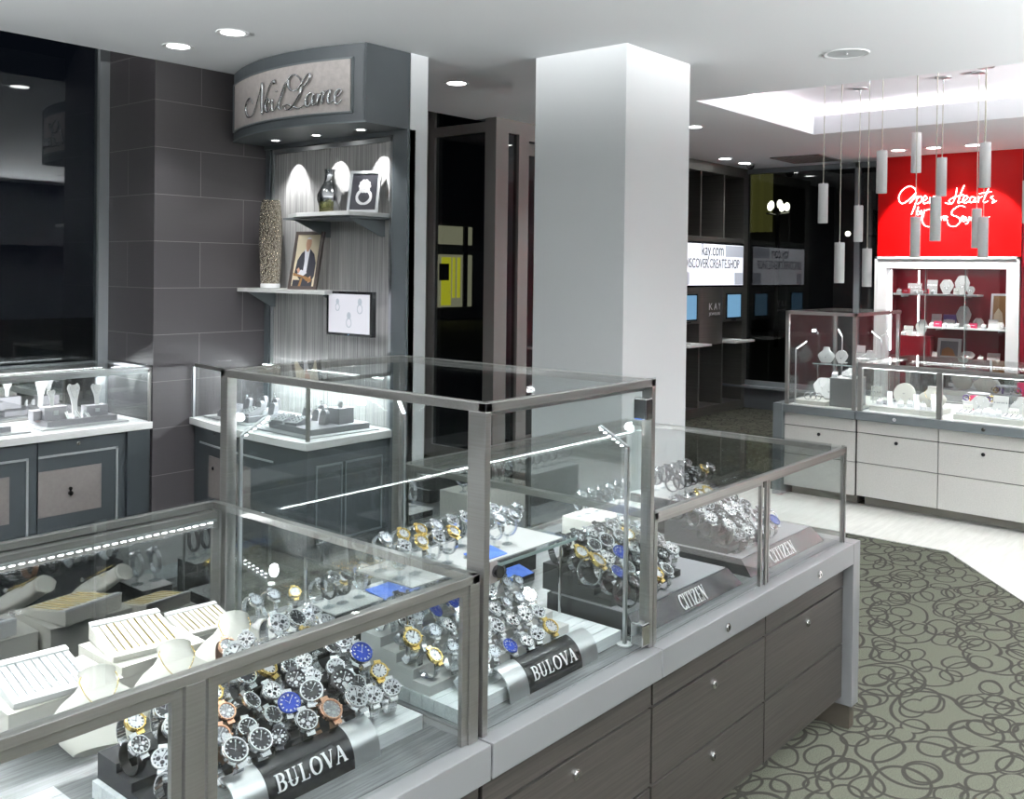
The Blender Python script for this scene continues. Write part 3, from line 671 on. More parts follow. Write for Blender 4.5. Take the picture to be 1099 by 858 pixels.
# ------------------------------------------------------------------ lettering
def arc2(cx, cy, rx, ry, a0, a1, n=10): return [(cx + rx * math.cos(R(a0 + (a1 - a0) * k / n)), cy + ry * math.sin(R(a0 + (a1 - a0) * k / n))) for k in range(n + 1)]
def band(pts, w0, w1=None):
    "ribbon polygons along pts; width w0 when running vertically, w1 when running sideways"
    w1 = w0 if w1 is None else w1; out = []; L_, R_ = [], []
    for i, p in enumerate(pts):
        a = pts[max(i - 1, 0)]; b = pts[min(i + 1, len(pts) - 1)]; dx, dy = b[0] - a[0], b[1] - a[1]; l = math.hypot(dx, dy) or 1; dx /= l; dy /= l
        w_ = w0 * abs(dy) + w1 * abs(dx); L_.append((p[0] - dy * w_ / 2, p[1] + dx * w_ / 2)); R_.append((p[0] + dy * w_ / 2, p[1] - dx * w_ / 2))
    return [[L_[i], L_[i + 1], R_[i + 1], R_[i]] for i in range(len(pts) - 1)]
def stem(x, y0=0, y1=1, w_=.16, n=5, serif=.09, st=.05):
    o = [[(x - w_ / 2, y0 + (y1 - y0) * k / n), (x + w_ / 2, y0 + (y1 - y0) * k / n), (x + w_ / 2, y0 + (y1 - y0) * (k + 1) / n), (x - w_ / 2, y0 + (y1 - y0) * (k + 1) / n)] for k in range(n)]
    if serif:
        for y in (y0, y1 - st): o.append([(x - w_ / 2 - serif, y), (x + w_ / 2 + serif, y), (x + w_ / 2 + serif, y + st), (x - w_ / 2 - serif, y + st)])
    return o
def ln(a, b, w_, n=5): return band([(a[0] + (b[0] - a[0]) * k / n, a[1] + (b[1] - a[1]) * k / n) for k in range(n + 1)], w_)
def serifs(*xs, y=0, wd=.16, st=.05): return [[(x - wd, y), (x + wd, y), (x + wd, y + st), (x - wd, y + st)] for x in xs]
SERIF = {
 'B': (.72, stem(.2) + band([(.2, .975)] + arc2(.36, .74, .24, .235, 90, -90) + [(.2, .505)], .14, .05) + band([(.2, .51)] + arc2(.38, .27, .27, .245, 90, -90) + [(.2, .025)], .15, .05)),
 'U': (.86, stem(.2, .3, 1) + band(arc2(.43, .3, .23, .275, 180, 360), .12, .06) + stem(.66, .3, 1, .06)),
 'L': (.68, stem(.2) + ln((.2, .025), (.62, .025), .05) + ln((.62, .02), (.64, .24), .05, 2)),
 'O': (.95, band(arc2(.48, .5, .36, .475, 0, 360, 24), .16, .05)),
 'V': (.84, ln((.12, 1), (.44, .02), .15) + ln((.72, 1), (.44, .02), .055) + serifs(.12, y=.95) + serifs(.72, y=.95, wd=.13)),
 'A': (.84, ln((.12, 0), (.42, 1), .055) + ln((.72, 0), (.42, 1), .15) + ln((.25, .36), (.6, .36), .05) + serifs(.12, wd=.13) + serifs(.74)),
 'C': (.80, band(arc2(.5, .5, .38, .475, 45, 315, 18), .16, .06) + ln((.77, .66), (.77, .98), .05, 2)),
 'I': (.42, stem(.2)),
 'T': (.76, stem(.37, serif=.08) + ln((.04, .97), (.7, .97), .06) + ln((.04, .76), (.04, .98), .05, 2) + ln((.70, .76), (.70, .98), .05, 2)),
 'Z': (.76, ln((.08, .97), (.64, .97), .06) + ln((.62, .95), (.10, .05), .15) + ln((.06, .03), (.68, .03), .06) + ln((.08, .76), (.08, .98), .05, 2) + ln((.68, .02), (.68, .26), .05, 2)),
 'E': (.70, stem(.2) + ln((.2, .97), (.6, .97), .05) + ln((.2, .5), (.5, .5), .05) + ln((.2, .03), (.62, .03), .05) + ln((.6, .78), (.6, .99), .05, 2) + ln((.62, .01), (.62, .24), .05, 2)),
 'N': (.92, stem(.18, w_=.06) + ln((.16, .98), (.72, .02), .16) + stem(.72, w_=.06))}
def serif_text(txt, width, height, mp, parent, mt, th=.0015, gap=.06, name='lettering'):
    tw = sum(SERIF[c][0] for c in txt) + gap * (len(txt) - 1); x = 0; b = MB()
    for c in txt:
        for q in SERIF[c][1]: b.prism([((x + u) / tw * width, v * height) for u, v in q], th, mp)
        x += SERIF[c][0] + gap
    return b.build(name, mt, parent)
def font_text(txt, size, mp, parent, mt, th=.002, sx=1, name='lettering', align='CENTER'):
    cu = bpy.data.curves.new('lettering', 'FONT'); cu.body = txt; cu.size = size; cu.align_x = align; cu.extrude = .5
    o = bpy.data.objects.new('tmp', cu); C.objects.link(o); bpy.context.view_layer.update()
    me = bpy.data.meshes.new_from_object(o.evaluated_get(bpy.context.evaluated_depsgraph_get())); bpy.data.objects.remove(o); bpy.data.curves.remove(cu)
    for v in me.vertices: v.co = mp(v.co.x * sx, v.co.y, th if v.co.z > 0 else 0)
    me.name = name; me.materials.clear(); me.materials.append(G[mt]); ob = bpy.data.objects.new(name, me); C.objects.link(ob)
    if parent: ob.parent = parent
    return ob

# ------------------------------------------------------------------ the script-sign display wall
pw = MB(); pw.box(XP - .004, XP + .01, 4.26, 4.81, .66, 2.38); pw.box(XP - .004, XP + .01, 4.815, 5.38, .66, 2.38)
struct(pw.build('wall_display_panel', 'zebra'))
tr = MB(); tr.box(XP - .045, XP + .02, 4.075, 4.19, 0, 2.41); tr.box(XP - .03, XP + .02, 4.19, 4.215, 0, 2.40); tr.box(XP - .03, XP + .02, 5.40, 5.45, 0, 2.41); tr.box(XP - .045, XP + .02, 4.19, 5.45, 2.385, 2.41)
struct(tr.build('trim_1', 'slate'))
tr = MB(); tr.box(XP - .018, XP, 4.222, 4.252, .66, 2.38); tr.box(XP - .022, XP, 5.378, 5.392, .66, 2.38); tr.box(XP - .018, XP, 4.22, 5.39, 2.355, 2.383)
struct(tr.build('trim_2', 'alu'))
# bowed fascia
SG = thing('sign_fascia', 'curved slate fascia with taupe panel and raised silver script lettering', 'sign', (0, 0, 0))
def bowx(y, off=0):
    t_ = (y - 4.075) / (5.445 - 4.075); return 3.592 + .075 * t_ - .175 * 4 * t_ * (1 - t_) * .85 + off
NY = 24; ys = [4.075 + (5.445 - 4.075) * k / NY for k in range(NY + 1)]
poly = [(bowx(y), y) for y in ys] + [(XP - .03, 5.445), (XP - .03, 4.075)]
MB().prism(poly, CEIL - 2.41 - .002, up_(2.41)).build('fascia_body', 'slate', SG)
def strip_y(y0, y1, z0, z1, o0, o1, n=20):
    m_ = MB()
    for k in range(n):
        a, b = y0 + (y1 - y0) * k / n, y0 + (y1 - y0) * (k + 1) / n
        m_.prism([(bowx(a, o0), a), (bowx(b, o0), b), (bowx(b, o1), b), (bowx(a, o1), a)], z1 - z0, up_(z0))
    return m_
strip_y(4.17, 5.40, 2.475, 2.765, -.004, .0).build('sign_panel', 'taupe_sign', SG)
for a in ((4.155, 5.415, 2.765, 2.775), (4.155, 5.415, 2.465, 2.475)): strip_y(*a, -.010, 0).build('panel_bead', 'slate_sheen', SG)
strip_y(4.075, 5.445, 2.41, 2.418, -.006, 0).build('lower_lip', 'slate_sheen', SG)
for y in (4.156, 5.414): MB().box(bowx(y) - .010, bowx(y) + .01, y - .006, y + .006, 2.465, 2.775).build('panel_bead', 'slate_sheen', SG)
MB().box(3.585, 3.592, 4.075, 4.15, 2.42, CEIL - .002).build('corner_fillet', 'slate', SG)
def on_bow(px, py, off=-.014):
    p = at(px, py, x=3.5)
    for _ in range(8): p = at(px, py, x=bowx(min(max(p.y, 4.08), 5.44), off))
    return p
def stroke(b, pts, wid, n=5, proj=on_bow, taper=.45, seg=6):
    P = spline([(x, y, 0) for x, y in pts], n); Q_ = [proj(p.x, p.y) for p in P]; m_ = len(Q_)
    rr = []
    for i in range(m_):   # thick on the way down, thin on the way up
        a = P[max(i - 1, 0)]; c_ = P[min(i + 1, m_ - 1)]; d = c_ - a; s_ = (d.y / (d.length or 1)); rr.append(wid * (taper + (1 - taper) * max(0, s_)) * (.55 if i in (0, m_ - 1) else 1))
    b.tube(Q_, rr, seg)
c7 = lambda pts: [(230 + u / 7.8, 60 + v / 7.8) for u, v in pts]
NL_ = [[(322, 405), (303, 355), (275, 392), (266, 455), (284, 512), (318, 500), (346, 430), (375, 330), (400, 235)], [(400, 225), (402, 300), (398, 400), (402, 492)], [(402, 488), (425, 390), (450, 290), (478, 222), (498, 205), (503, 228), (490, 235)],
       [(428, 430), (458, 398), (460, 362), (440, 370), (428, 420), (440, 470), (470, 448), (488, 400)], [(490, 362), (484, 420), (490, 460), (508, 448), (524, 410)], [(518, 296), (524, 300)],
       [(524, 410), (562, 330), (590, 250), (604, 222), (586, 262), (552, 370), (540, 430), (556, 448), (584, 405)],
       [(738, 232), (700, 172), (660, 158), (625, 195), (620, 250), (645, 290), (685, 285), (725, 240), (770, 165), (795, 148), (803, 180), (770, 235), (735, 262), (715, 320), (680, 385), (640, 440), (600, 450), (590, 425), (612, 408), (660, 425), (705, 440), (745, 420), (775, 385)],
       [(830, 318), (800, 312), (770, 360), (765, 410), (785, 425), (810, 380), (834, 315)], [(834, 312), (820, 370), (822, 412), (848, 395)],
       [(862, 318), (870, 335), (852, 415)], [(856, 395), (885, 330), (908, 298), (915, 320), (895, 405)], [(898, 385), (925, 320), (955, 288), (970, 300), (950, 370), (962, 400), (995, 370)],
       [(1005, 350), (1045, 325), (1064, 290), (1040, 280), (1012, 320), (1008, 375), (1028, 402), (1070, 362)]]
lt = MB()
for s_ in NL_: stroke(lt, c7(s_), .0095)
lt.build('script_lettering', 'steel', SG, smooth='all')
SL = thing('sign_soffit_light', '', 'soffit light'); bpy.data.objects.remove(SL)
def make_soffit():
    t = thing('soffit_spotlight', '', 'spotlight')
    MB().lathe([(.024, -.001), (.034, -.003), (.036, 0)], seg=24, closed=True).build('trim_ring', 'alu', t, smooth=True)
    MB().lathe([(0, -.002), (.024, -.002)], seg=24).build('lens', 'lamp', t)
    return t
SP = Proto(make_soffit)
for x, y, lab in ((3.765, 5.13, 'left of the three small spotlights under the curved sign'), (3.76, 4.72, 'middle of the three small spotlights under the curved sign'), (3.765, 4.32, 'right of the three small spotlights under the curved sign')):
    SP.put((x, y, 2.4095), (0, 0, 0), lab, 'spotlights under the curved sign')
    spot(x, y, 2.40, 7, 45, .18, (0, R(-33), 0), name='soffit_lamp', size=.004)
    spot(x, y, 2.40, 9, 96, .6, name='soffit_lamp', size=.01)  # second, untilted spot added at each fixture as wide fill for panel and shelves
# shelves
def bracket(t, x0, x1, y, zt, h, mt='slate_sheen'):
    MB().prism([(x0, zt), (x1, zt), (x1, zt - h), (x1 - .03, zt - h)], .008, lambda u, v, k: (u, y + k, v)).build('bracket', mt, t)
SU = thing('wall_shelf', 'upper pale stone wall shelf under the curved sign', 'shelf', (0, 0, 0), 0, 'stone shelves on the striped panel')
MB().prism([(3.618, 4.245), (3.60, 4.40), (3.60, 4.70), (3.69, 4.90), (XP - .004, 4.90), (XP - .004, 4.245)], .024, up_(1.905)).build('shelf_board', 'marble', SU, bevel=.001)
MB().box(3.64, XP - .004, 4.26, 4.88, 1.893, 1.904).build('underlay', 'slate_sheen', SU)
bracket(SU, 3.66, XP - .005, 4.80, 1.893, .10); bracket(SU, 3.66, XP - .005, 4.30, 1.893, .10)
SLo = thing('wall_shelf', 'lower pale stone wall shelf beside the black tiled wall', 'shelf', (0, 0, 0), 0, 'stone shelves on the striped panel')
MB().prism([(3.705, 5.445), (3.70, 5.2), (3.705, 4.56), (XP - .004, 4.54), (XP - .004, 5.445)], .024, up_(1.444)).build('shelf_board', 'marble', SLo, bevel=.001)
bracket(SLo, 3.73, XP - .005, 5.36, 1.443, .10); bracket(SLo, 3.73, XP - .005, 4.62, 1.443, .10)
# objects on the shelves
v = thing('hammered_vase', 'tall hammered silver and gold vase on the lower stone shelf', 'vase', (3.83, 5.262, 1.469))
MB().lathe([(.055, 0), (.062, .004), (.062, .024), (.058, .03)], seg=48).build('base', 'white', v, smooth=True)
MB().lathe([(.060, .03), (.066, .10), (.072, .22), (.074, .34), (.072, .44), (.064, .53), (.056, .566), (.050, .57), (.050, .50), (.0, .50)], seg=64).build('body', 'hammered', v, smooth=True)
v = thing('bottle_vase', 'glossy silver bottle vase on the upper stone shelf', 'vase', (3.84, 4.684, 1.930))
MB().lathe([(.034, 0), (.042, .003), (.066, .045), (.078, .09), (.077, .12), (.060, .160), (.040, .190), (.032, .215), (.030, .25), (.034, .275), (.029, .273), (.025, .24), (0, .235)], seg=48).build('body', 'steel', v, smooth=True)
v = thing('candle_cup', 'small tinted glass candle cup before the silver vase', 'candle holder', (3.745, 4.60, 1.930))
MB().lathe([(.038, 0), (.042, .004), (.046, .072), (.043, .072), (.039, .008), (0, .008)], seg=32).build('cup', 'candle_glass', v, smooth=True)
MB().lathe([(.036, .009), (.036, .03), (0, .03)], seg=24).build('candle', 'ivory', v, smooth=True)
def frame_flat(name, lab, cat, p, wd, ht, yaw, lean, fr, bw, fmat, art):
    "picture frame standing on its lower edge at p; local x to the viewer's right, z up, face at -y"
    t = thing(name, lab, cat, p, yaw); t.rotation_euler = (lean, 0, yaw)
    b = MB()
    for a in ((-wd / 2, wd / 2, 0, bw), (-wd / 2, wd / 2, ht - bw, ht), (-wd / 2, -wd / 2 + bw, bw, ht - bw), (wd / 2 - bw, wd / 2, bw, ht - bw)): b.box(a[0], a[1], 0, fr, a[2], a[3])
    b.build('frame', fmat, t, bevel=.001); art(t, wd - 2 * bw, ht - 2 * bw, bw); return t
def flat(t, name, mt, poly, y, th=.0012, parent=None):
    return MB().prism(poly, th, lambda u, v, k: (u, y - k, v)).build(name, mt, parent or t)
def art_ring(t, w_, h, bw):
    ph = flat(t, 'print', 'dial_black', [(-w_ / 2, bw), (w_ / 2, bw), (w_ / 2, bw + h), (-w_ / 2, bw + h)], .008)
    b = MB()
    for q in band(arc2(0, bw + h * .36, w_ * .27, h * .19, 100, 440, 24), .014, .012): b.prism(q, .001, lambda u, v, k: (u, .0066 - k, v))
    for k in range(10):
        a = 2 * math.pi * k / 10; b.prism(arc2(.045 * math.cos(a) * .62, bw + h * .66 + .045 * math.sin(a) * .72, .011, .012, 0, 330, 7), .001, lambda u, v, k_: (u, .0066 - k_, v))
    b.prism(arc2(0, bw + h * .66, .019, .021, 0, 330, 9), .001, lambda u, v, k_: (u, .0062 - k_, v))
    b.build('printed_ring', 'light_grey', t)
    MB().box(-.03, .03, .012, .017, .02, h * .8).build('easel_back', 'black', t)
YAW = R(-90)     # faces -X
frame_flat('picture_frame', 'silver framed picture of a diamond ring on the upper stone shelf', 'picture frame', (3.80, 4.345, 1.931), .195, .26, YAW + R(28), R(-15), .014, .018, 'alu', art_ring)
def art_portrait(t, w_, h, bw):
    z0 = bw; P_ = lambda pts: [(u * w_ / 2, z0 + v * h) for u, v in pts]
    flat(t, 'print', 'print_cream', P_([(-1, 0), (1, 0), (1, 1), (-1, 1)]), .006)
    b = MB(); y = .0045
    mp = lambda u, v, k: (u, y - k, v)
    b.mi = 0; b.prism(P_([(-.85, .25), (-.75, .50), (-.45, .64), (-.1, .71), (.3, .71), (.65, .62), (.88, .45), (.9, .20), (.75, .12), (-.3, .12), (-.6, .20)]), .0008, mp)
    b.mi = 0; b.prism(P_([(-.9, .12), (-.9, 0), (.8, 0), (.8, .12)]), .0008, mp)
    y = .0036; b.mi = 1; b.prism(P_([(-.22, .70), (-.1, .48), (-.12, .25), (.18, .25), (.2, .5), (.24, .70), (.05, .73)]), .0008, mp); b.prism(P_([(-.6, .24), (-.05, .20), (.25, .26), (-.3, .32)]), .0008, mp)
    y = .0028; b.mi = 2; b.prism([(p[0] * w_ / 2, z0 + p[1] * h) for p in arc2(.06, .83, .23, .12, 0, 350, 18)], .0008, mp); b.prism(P_([(-.10, .74), (.16, .74), (.12, .67), (-.05, .67)]), .0008, mp); b.prism(P_([(-.68, .32), (-.52, .36), (-.36, .30), (-.5, .24)]), .0008, mp); b.prism(P_([(.42, .16), (.62, .2), (.66, .1), (.46, .06)]), .0008, mp)
    y = .0020; b.mi = 3; b.prism(P_([(-.95, .26), (.3, .18), (.72, .14), (.7, .08), (.3, .10), (-.1, .17), (-.9, .20)]), .0008, mp); b.prism(P_([(-.2, .16), (-.05, .15), (-.15, 0), (-.35, 0)]), .0008, mp)
    b.mi = 1; y = .0020; b.prism([(p[0] * w_ / 2, z0 + p[1] * h) for p in arc2(.06, .91, .19, .035, 0, 180, 8)], .0006, mp)
    b.build('printed_person', ['suit', 'print_white', 'skin', 'print_brown'], t)
    MB().box(-.03, .03, .012, .017, .02, h * .7).build('easel_back', 'black', t)
frame_flat('picture_frame', 'dark framed photo of a person in a dark suit and white shirt at a table', 'picture frame', (3.77, 4.865, 1.470), .215, .37, YAW + R(14), R(-13), .020, .020, 'wood_frame', art_portrait)
def art_screen(t, w_, h, bw):
    s_ = flat(t, 'screen', 'screen', [(-w_ / 2, bw), (w_ / 2, bw), (w_ / 2, bw + h), (-w_ / 2, bw + h)], .004)
    b = MB()
    for cx, cz, s in ((-.28, .70, .8), (.26, .68, 1), (0, .32, 1)):
        cx *= w_; cz = bw + cz * h
        for q in band(arc2(cx, cz - .012 * s, .022 * s, .026 * s, 0, 360, 20), .005, .005): b.prism(q, .0006, lambda u, v, k: (u, .0026 - k, v))
        b.prism(arc2(cx, cz + .030 * s, .018 * s, .022 * s, 0, 330, 9), .0006, lambda u, v, k: (u, .0026 - k, v))
    b.build('screen_image', 'screen_ink', t)
    MB().cyl((0, -.001, bw / 2), (0, .002, bw / 2), .004, 12).build('power_light', 'screen_blue', t)
    MB().box(-.03, .03, .034, .16, .12, .15).build('wall_arm', 'slate_sheen', t)
frame_flat('display_screen', 'small black-framed lit screen with ring drawings, beside the lower shelf', 'screen', (3.76, 4.405, 1.205), .40, .262, YAW + R(0), R(0), .035, .016, 'black', art_screen)

# ------------------------------------------------------------------ kiosk
K = thing('web_kiosk', 'dark bronze shopping kiosk with lightbox and tablets beside the far window', 'kiosk', (9.87, 5.337, 0))
hw = .93
f = MB()
f.box(-hw, -hw + .16, 0, .34, 0, CEIL - .002); f.box(hw - .17, hw, 0, .34, 0, CEIL - .002)
f.box(-hw + .16, hw - .17, 0, .34, 2.735, CEIL - .002); f.box(-hw + .16, hw - .17, 0, .30, 1.955, 2.01); f.box(-hw + .16, hw - .17, 0, .34, 0, .10)
f.box(-hw + .16, hw - .17, .30, .34, .1, 2.735)
f.build('housing', 'kiosk', K, bevel=.002)
for x in (-.27, .27): MB().box(x - .012, x + .012, .0, .30, 2.01, 2.735).build('divider', 'kiosk', K); MB().box(x - .016, x + .016, .0, .30, .10, .80).build('divider', 'kiosk', K)
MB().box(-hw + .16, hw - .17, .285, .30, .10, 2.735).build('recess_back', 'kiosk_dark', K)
lb = MB().box(-.77, .77, -.004, .10, 1.445, 1.95).build('lightbox_case', 'black', K)
b = MB(); b.box(-.745, .745, -.008, -.004, 1.465, 1.928); b.mi = 1; b.box(.30, .745, -.010, -.0075, 1.79, 1.92); b.box(.53, .745, -.010, -.0075, 1.47, 1.61); b.box(-.66, -.52, -.010, -.0075, 1.47, 1.61); b.build('lightbox_face', ['lightbox', 'lightbox_b'], lb)
font_text('kay.com', .20, lambda u, v, k: (u, -.0105 - k, 1.80 + v), lb, 'ink', sx=.78)
font_text('DISCOVER.CREATE.SHOP', .15, lambda u, v, k: (u, -.0105 - k, 1.66 + v), lb, 'ink', sx=.76)
cp = MB(); n = 10
for k in range(n):
    a, b_ = -.27 + .54 * k / n, -.27 + .54 * (k + 1) / n; ya, yb = -.05 * (1 - (a / .27) ** 2), -.05 * (1 - (b_ / .27) ** 2)
    cp.prism([(a, ya), (b_, yb), (b_, .29), (a, .29)], .64, lambda u, v, kk: (u, v, .80 + kk))
cpo = cp.build('centre_panel', 'kiosk', K)
font_text('K A Y', .11, lambda u, v, k: (u, -.05 * (1 - (u / .27) ** 2) - .002 - k, 1.19 + v), cpo, 'white', sx=1.0)
font_text('JEWELERS', .045, lambda u, v, k: (u, -.05 * (1 - (u / .27) ** 2) - .002 - k, 1.13 + v), cpo, 'white', sx=1.3)
for s_, lab in ((-1, 'left'), (1, 'right')):
    x0, x1 = sorted((s_ * .27, s_ * .77))
    sp_ = MB(); sp_.box(x0, x1, -.004, .03, 1.04, 1.44); sp_.build('tablet_surround', 'kiosk', K)
    tb = MB().box(s_ * .525 - .19, s_ * .525 + .19, -.012, -.004, 1.075, 1.37).build('tablet', 'black', K, bevel=.002)
    MB().box(s_ * .525 - .165, s_ * .525 + .165, -.014, -.0122, 1.09, 1.355).build('screen', 'screen_blue', tb)
    MB().box(s_ * .525 - .05, s_ * .525 + .05, -.012, -.004, 1.055, 1.065).build('card_slot', 'black', K)
    sh_ = MB().box(x0, x1, -.16, .29, .80, .825).build('desk_shelf', 'marble', K, bevel=.002)
    tag(MB().box(9.87 + s_ * .50 - .09, 9.87 + s_ * .50 + .09, 5.337 - .08, 5.337 + .08, .8262, .834).build('paper_stack', 'white', None, bevel=.001), 'small stack of white paper on the kiosk\'s %s shelf' % lab, 'paper')

# ------------------------------------------------------------------ red wall and niche
struct(MB().box(10.45, 10.53, 2.30, 3.69, 1.79, CEIL).build('wall_red_panel', 'red_gloss'))
nb_ = MB(); nb_.box(10.80, 10.86, 2.40, 3.60, .3, 1.80); nb_.box(10.53, 10.86, 2.36, 2.40, .3, 1.80); nb_.box(10.53, 10.86, 3.60, 3.64, .3, 1.80)
struct(nb_.build('wall_niche', 'red_wall'))
fw = MB()
for a in ((2.31, 2.42, 0, 1.79), (3.58, 3.69, 0, 1.79), (2.42, 3.58, 1.675, 1.79)): fw.box(10.42, 10.52, *a)
for a in ((2.30, 2.325, 0, 1.80), (3.675, 3.70, 0, 1.80), (2.30, 3.70, 1.775, 1.80)): fw.box(10.405, 10.43, *a)
struct(fw.build('trim_3', 'white'))
NE = thing('neon_sign', 'two lines of white glowing script on the glossy red panel', 'neon sign', (0, 0, 0))
nb2 = lambda pts: [(850 + u / 3.73, 60 + v / 3.73) for u, v in pts]
on_red = lambda px, py: at(px, py, x=10.425)
S1 = [[(497, 548), (470, 575), (440, 592), (427, 570), (440, 540), (470, 522), (494, 535), (493, 565), (470, 590)], [(503, 560), (492, 600), (478, 636)], [(498, 575), (515, 562), (520, 578), (505, 592), (494, 588)],
      [(524, 582), (540, 572), (534, 560), (524, 574), (530, 592), (548, 584)], [(553, 565), (550, 592)], [(552, 580), (568, 562), (572, 572), (568, 592), (585, 580)],
      [(612, 588), (640, 592), (655, 560), (660, 528)], [(640, 592), (628, 580), (650, 566), (688, 556)], [(690, 518), (676, 550), (664, 590)], [(664, 590), (690, 580), (704, 566), (694, 560), (684, 576), (692, 590), (712, 580)],
      [(732, 566), (716, 566), (712, 584), (722, 586), (734, 568)], [(734, 566), (732, 586), (744, 580)], [(748, 562), (746, 588)], [(748, 572), (762, 562)], [(788, 530), (768, 575), (770, 588), (786, 580)], [(748, 552), (800, 544)], [(806, 560), (796, 568), (808, 578), (800, 590), (820, 580)]]
S2 = [[(506, 604), (500, 634), (510, 634), (514, 622), (502, 624)], [(518, 618), (516, 632), (526, 630), (530, 616)], [(530, 616), (522, 650), (508, 658)],
      [(560, 612), (530, 622), (520, 648), (528, 676), (550, 684), (568, 660), (575, 620)], [(590, 642), (578, 645), (576, 660), (586, 658), (592, 644)], [(592, 642), (592, 660)], [(598, 644), (597, 660)], [(598, 650), (608, 642), (608, 660)], [(612, 654), (622, 646), (615, 642), (611, 656), (624, 658)],
      [(694, 606), (672, 600), (644, 618), (640, 636), (664, 646), (674, 662), (655, 682), (630, 680), (622, 664)], [(676, 658), (690, 650), (684, 642), (676, 656), (690, 664)], [(696, 645), (696, 660), (706, 656), (710, 644)], [(710, 644), (704, 668), (694, 674)],
      [(716, 646), (716, 660)], [(716, 650), (724, 644), (726, 660)], [(726, 650), (734, 644), (736, 660)], [(748, 644), (741, 652), (748, 660), (754, 651), (748, 644)], [(759, 645), (760, 659), (769, 656), (770, 645)], [(775, 645), (775, 659)], [(775, 650), (792, 644)]]
for nm, SS, r_ in (('upper_script', S1, .0052), ('lower_script', S2, .0048)):
    b = MB()
    for s_ in SS: stroke(b, nb2(s_), r_, 4, on_red, .75)
    b.build(nm, 'neon', NE, smooth='all')
for y in (3.31, 2.97, 2.614): spot(9.95, y, 2.80, 85, 56, .35, (0, R(-29), 0), name='red_wall_wash', size=.03, col=(1, .96, .92))
def niche_shelf(y0, y1, z, lab):
    t = thing('niche_shelf', lab, 'shelf', (0, 0, 0), 0, 'white shelves in the red niche')
    MB().box(10.56, 10.80, y0, y1, z, z + .018).build('shelf_board', 'white', t, bevel=.001)
    for y in (y0 + .12, y1 - .12): MB().box(10.60, 10.80, y - .008, y + .008, z - .02, z).build('bracket', 'alu', t)
niche_shelf(2.72, 3.598, 1.395, 'upper white shelf in the red niche'); niche_shelf(2.402, 3.24, 1.055, 'lower white shelf in the red niche')
struct(MB().box(10.53, 10.80, 2.40, 3.60, .70, .74).build('trim_4', 'red_wall'))
gd = thing('niche_glass_doors', 'glass doors closing the front of the red niche', 'glass door', (0, 0, 0))
for k, (y0, y1) in enumerate(((2.42, 2.83), (2.80, 3.22), (3.19, 3.58))):
    MB().box(10.53 + .006 * (k % 2), 10.534 + .006 * (k % 2), y0, y1, .7405, 1.67).build('door_leaf', 'glass', gd)
    MB().box(10.528, 10.542, y1 - .004, y1, .74, 1.67).build('leaf_edge', 'glass_edge', gd)
for y in (3.572, 3.36):
    t = thing('niche_strip_light', ('thin upright light strip at the left edge of the red niche' if y > 3.5 else 'thin upright light strip inside the red niche, right of the edge one'), 'strip light', (10.55 if y > 3.5 else 10.785, y, .80), 0, 'upright light strips in the niche')
    MB().box(-.004, .006, -.009, .009, 0, .86).build('channel', 'alu', t); MB().box(-.008, -.004, -.0065, .0065, .005, .855).build('diodes', 'led', t)
area(10.60, 3.0, 1.665, .03, 1.1, 1.5, (0, 0, 0), name='niche_top_lamp')

# ------------------------------------------------------------------ the street outside
struct(MB().box(-8, 40, 6.2, 30, -.12, -.04).build('ground_street', 'asphalt'))
struct(MB().box(10.95, 40, -6, 6.2, -.12, -.04).build('ground_street_side', 'asphalt'))
sh_ = thing('street_shop', 'dark shop front across the street with lit yellow posters', 'building', (0, 22, 0))
MB().box(12, 34, 0, 1.2, 0, 9).build('facade', 'facade', sh_)
xa = at(469, 300, y=22).x; xb = at(505, 300, y=22).x
zt = at(470, 242, y=22).z; zb = at(470, 330, y=22).z; zm = at(470, 262, y=22).z; zn = at(470, 273, y=22).z
MB().box(xa, xb, -.05, 0, zm, zt).build('upper_window', 'cream_glow', sh_)
MB().box(xa, xb, -.06, 0, zb, zn).build('shop_window', 'cream_glow', sh_)
for a, b_, c_, d_ in ((472, 482, 276, 328), (484, 486.5, 276, 320), (489, 492, 276, 320)):
    MB().box(at(a, 300, y=22).x, at(b_, 300, y=22).x, -.09, -.06, at(470, d_, y=22).z, at(470, c_, y=22).z).build('poster', 'yellow_glow', sh_)
MB().box(at(469, 300, y=22).x, at(479, 300, y=22).x, -.12, -.09, at(470, 301, y=22).z, at(470, 283, y=22).z).build('poster_block', 'black', sh_)
MB().box(at(495, 300, y=22).x, at(499, 300, y=22).x, -.12, -.05, zb, zt).build('mullion', 'black', sh_)
fb_ = thing('street_building', 'dim olive-lit facade beyond the far window', 'building', (26, 0, 0))
MB().box(0, 1.5, -2, 22, 0, 14).build('facade', 'facade', fb_)
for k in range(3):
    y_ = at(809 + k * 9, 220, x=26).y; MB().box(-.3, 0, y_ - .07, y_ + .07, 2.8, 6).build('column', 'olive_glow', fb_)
for k in range(4): MB().box(-.1, 0, 1.5 + k * 2.2, 2.6 + k * 2.2, 2.4, 5.0).build('window', 'black', fb_)
q = at(835, 221, x=20)
lp = thing('street_lamp', 'street lamp with a cluster of glowing globes beyond the far window', 'street lamp', (q.x, q.y, 0))
MB().cyl((0, 0, 0), (0, 0, q.z - .15), .05, 12).build('pole', 'black', lp)
MB().tube([(-.02, .26, q.z - .16), (0, 0, q.z - .2), (.02, -.26, q.z - .16)], .02, 8).build('cross_arm', 'black', lp)
for k in range(5):
    a = 2 * math.pi * k / 5
    MB().lathe([(0, 0), (.04, .02), (.06, .08), (.055, .14), (.03, .18), (0, .19)], (.19 * math.cos(a), .19 * math.sin(a), q.z - .12 + .05 * (k % 2)), 16).build('globe', 'street_glow', lp, smooth='all')
q = at(910, 251, x=24)
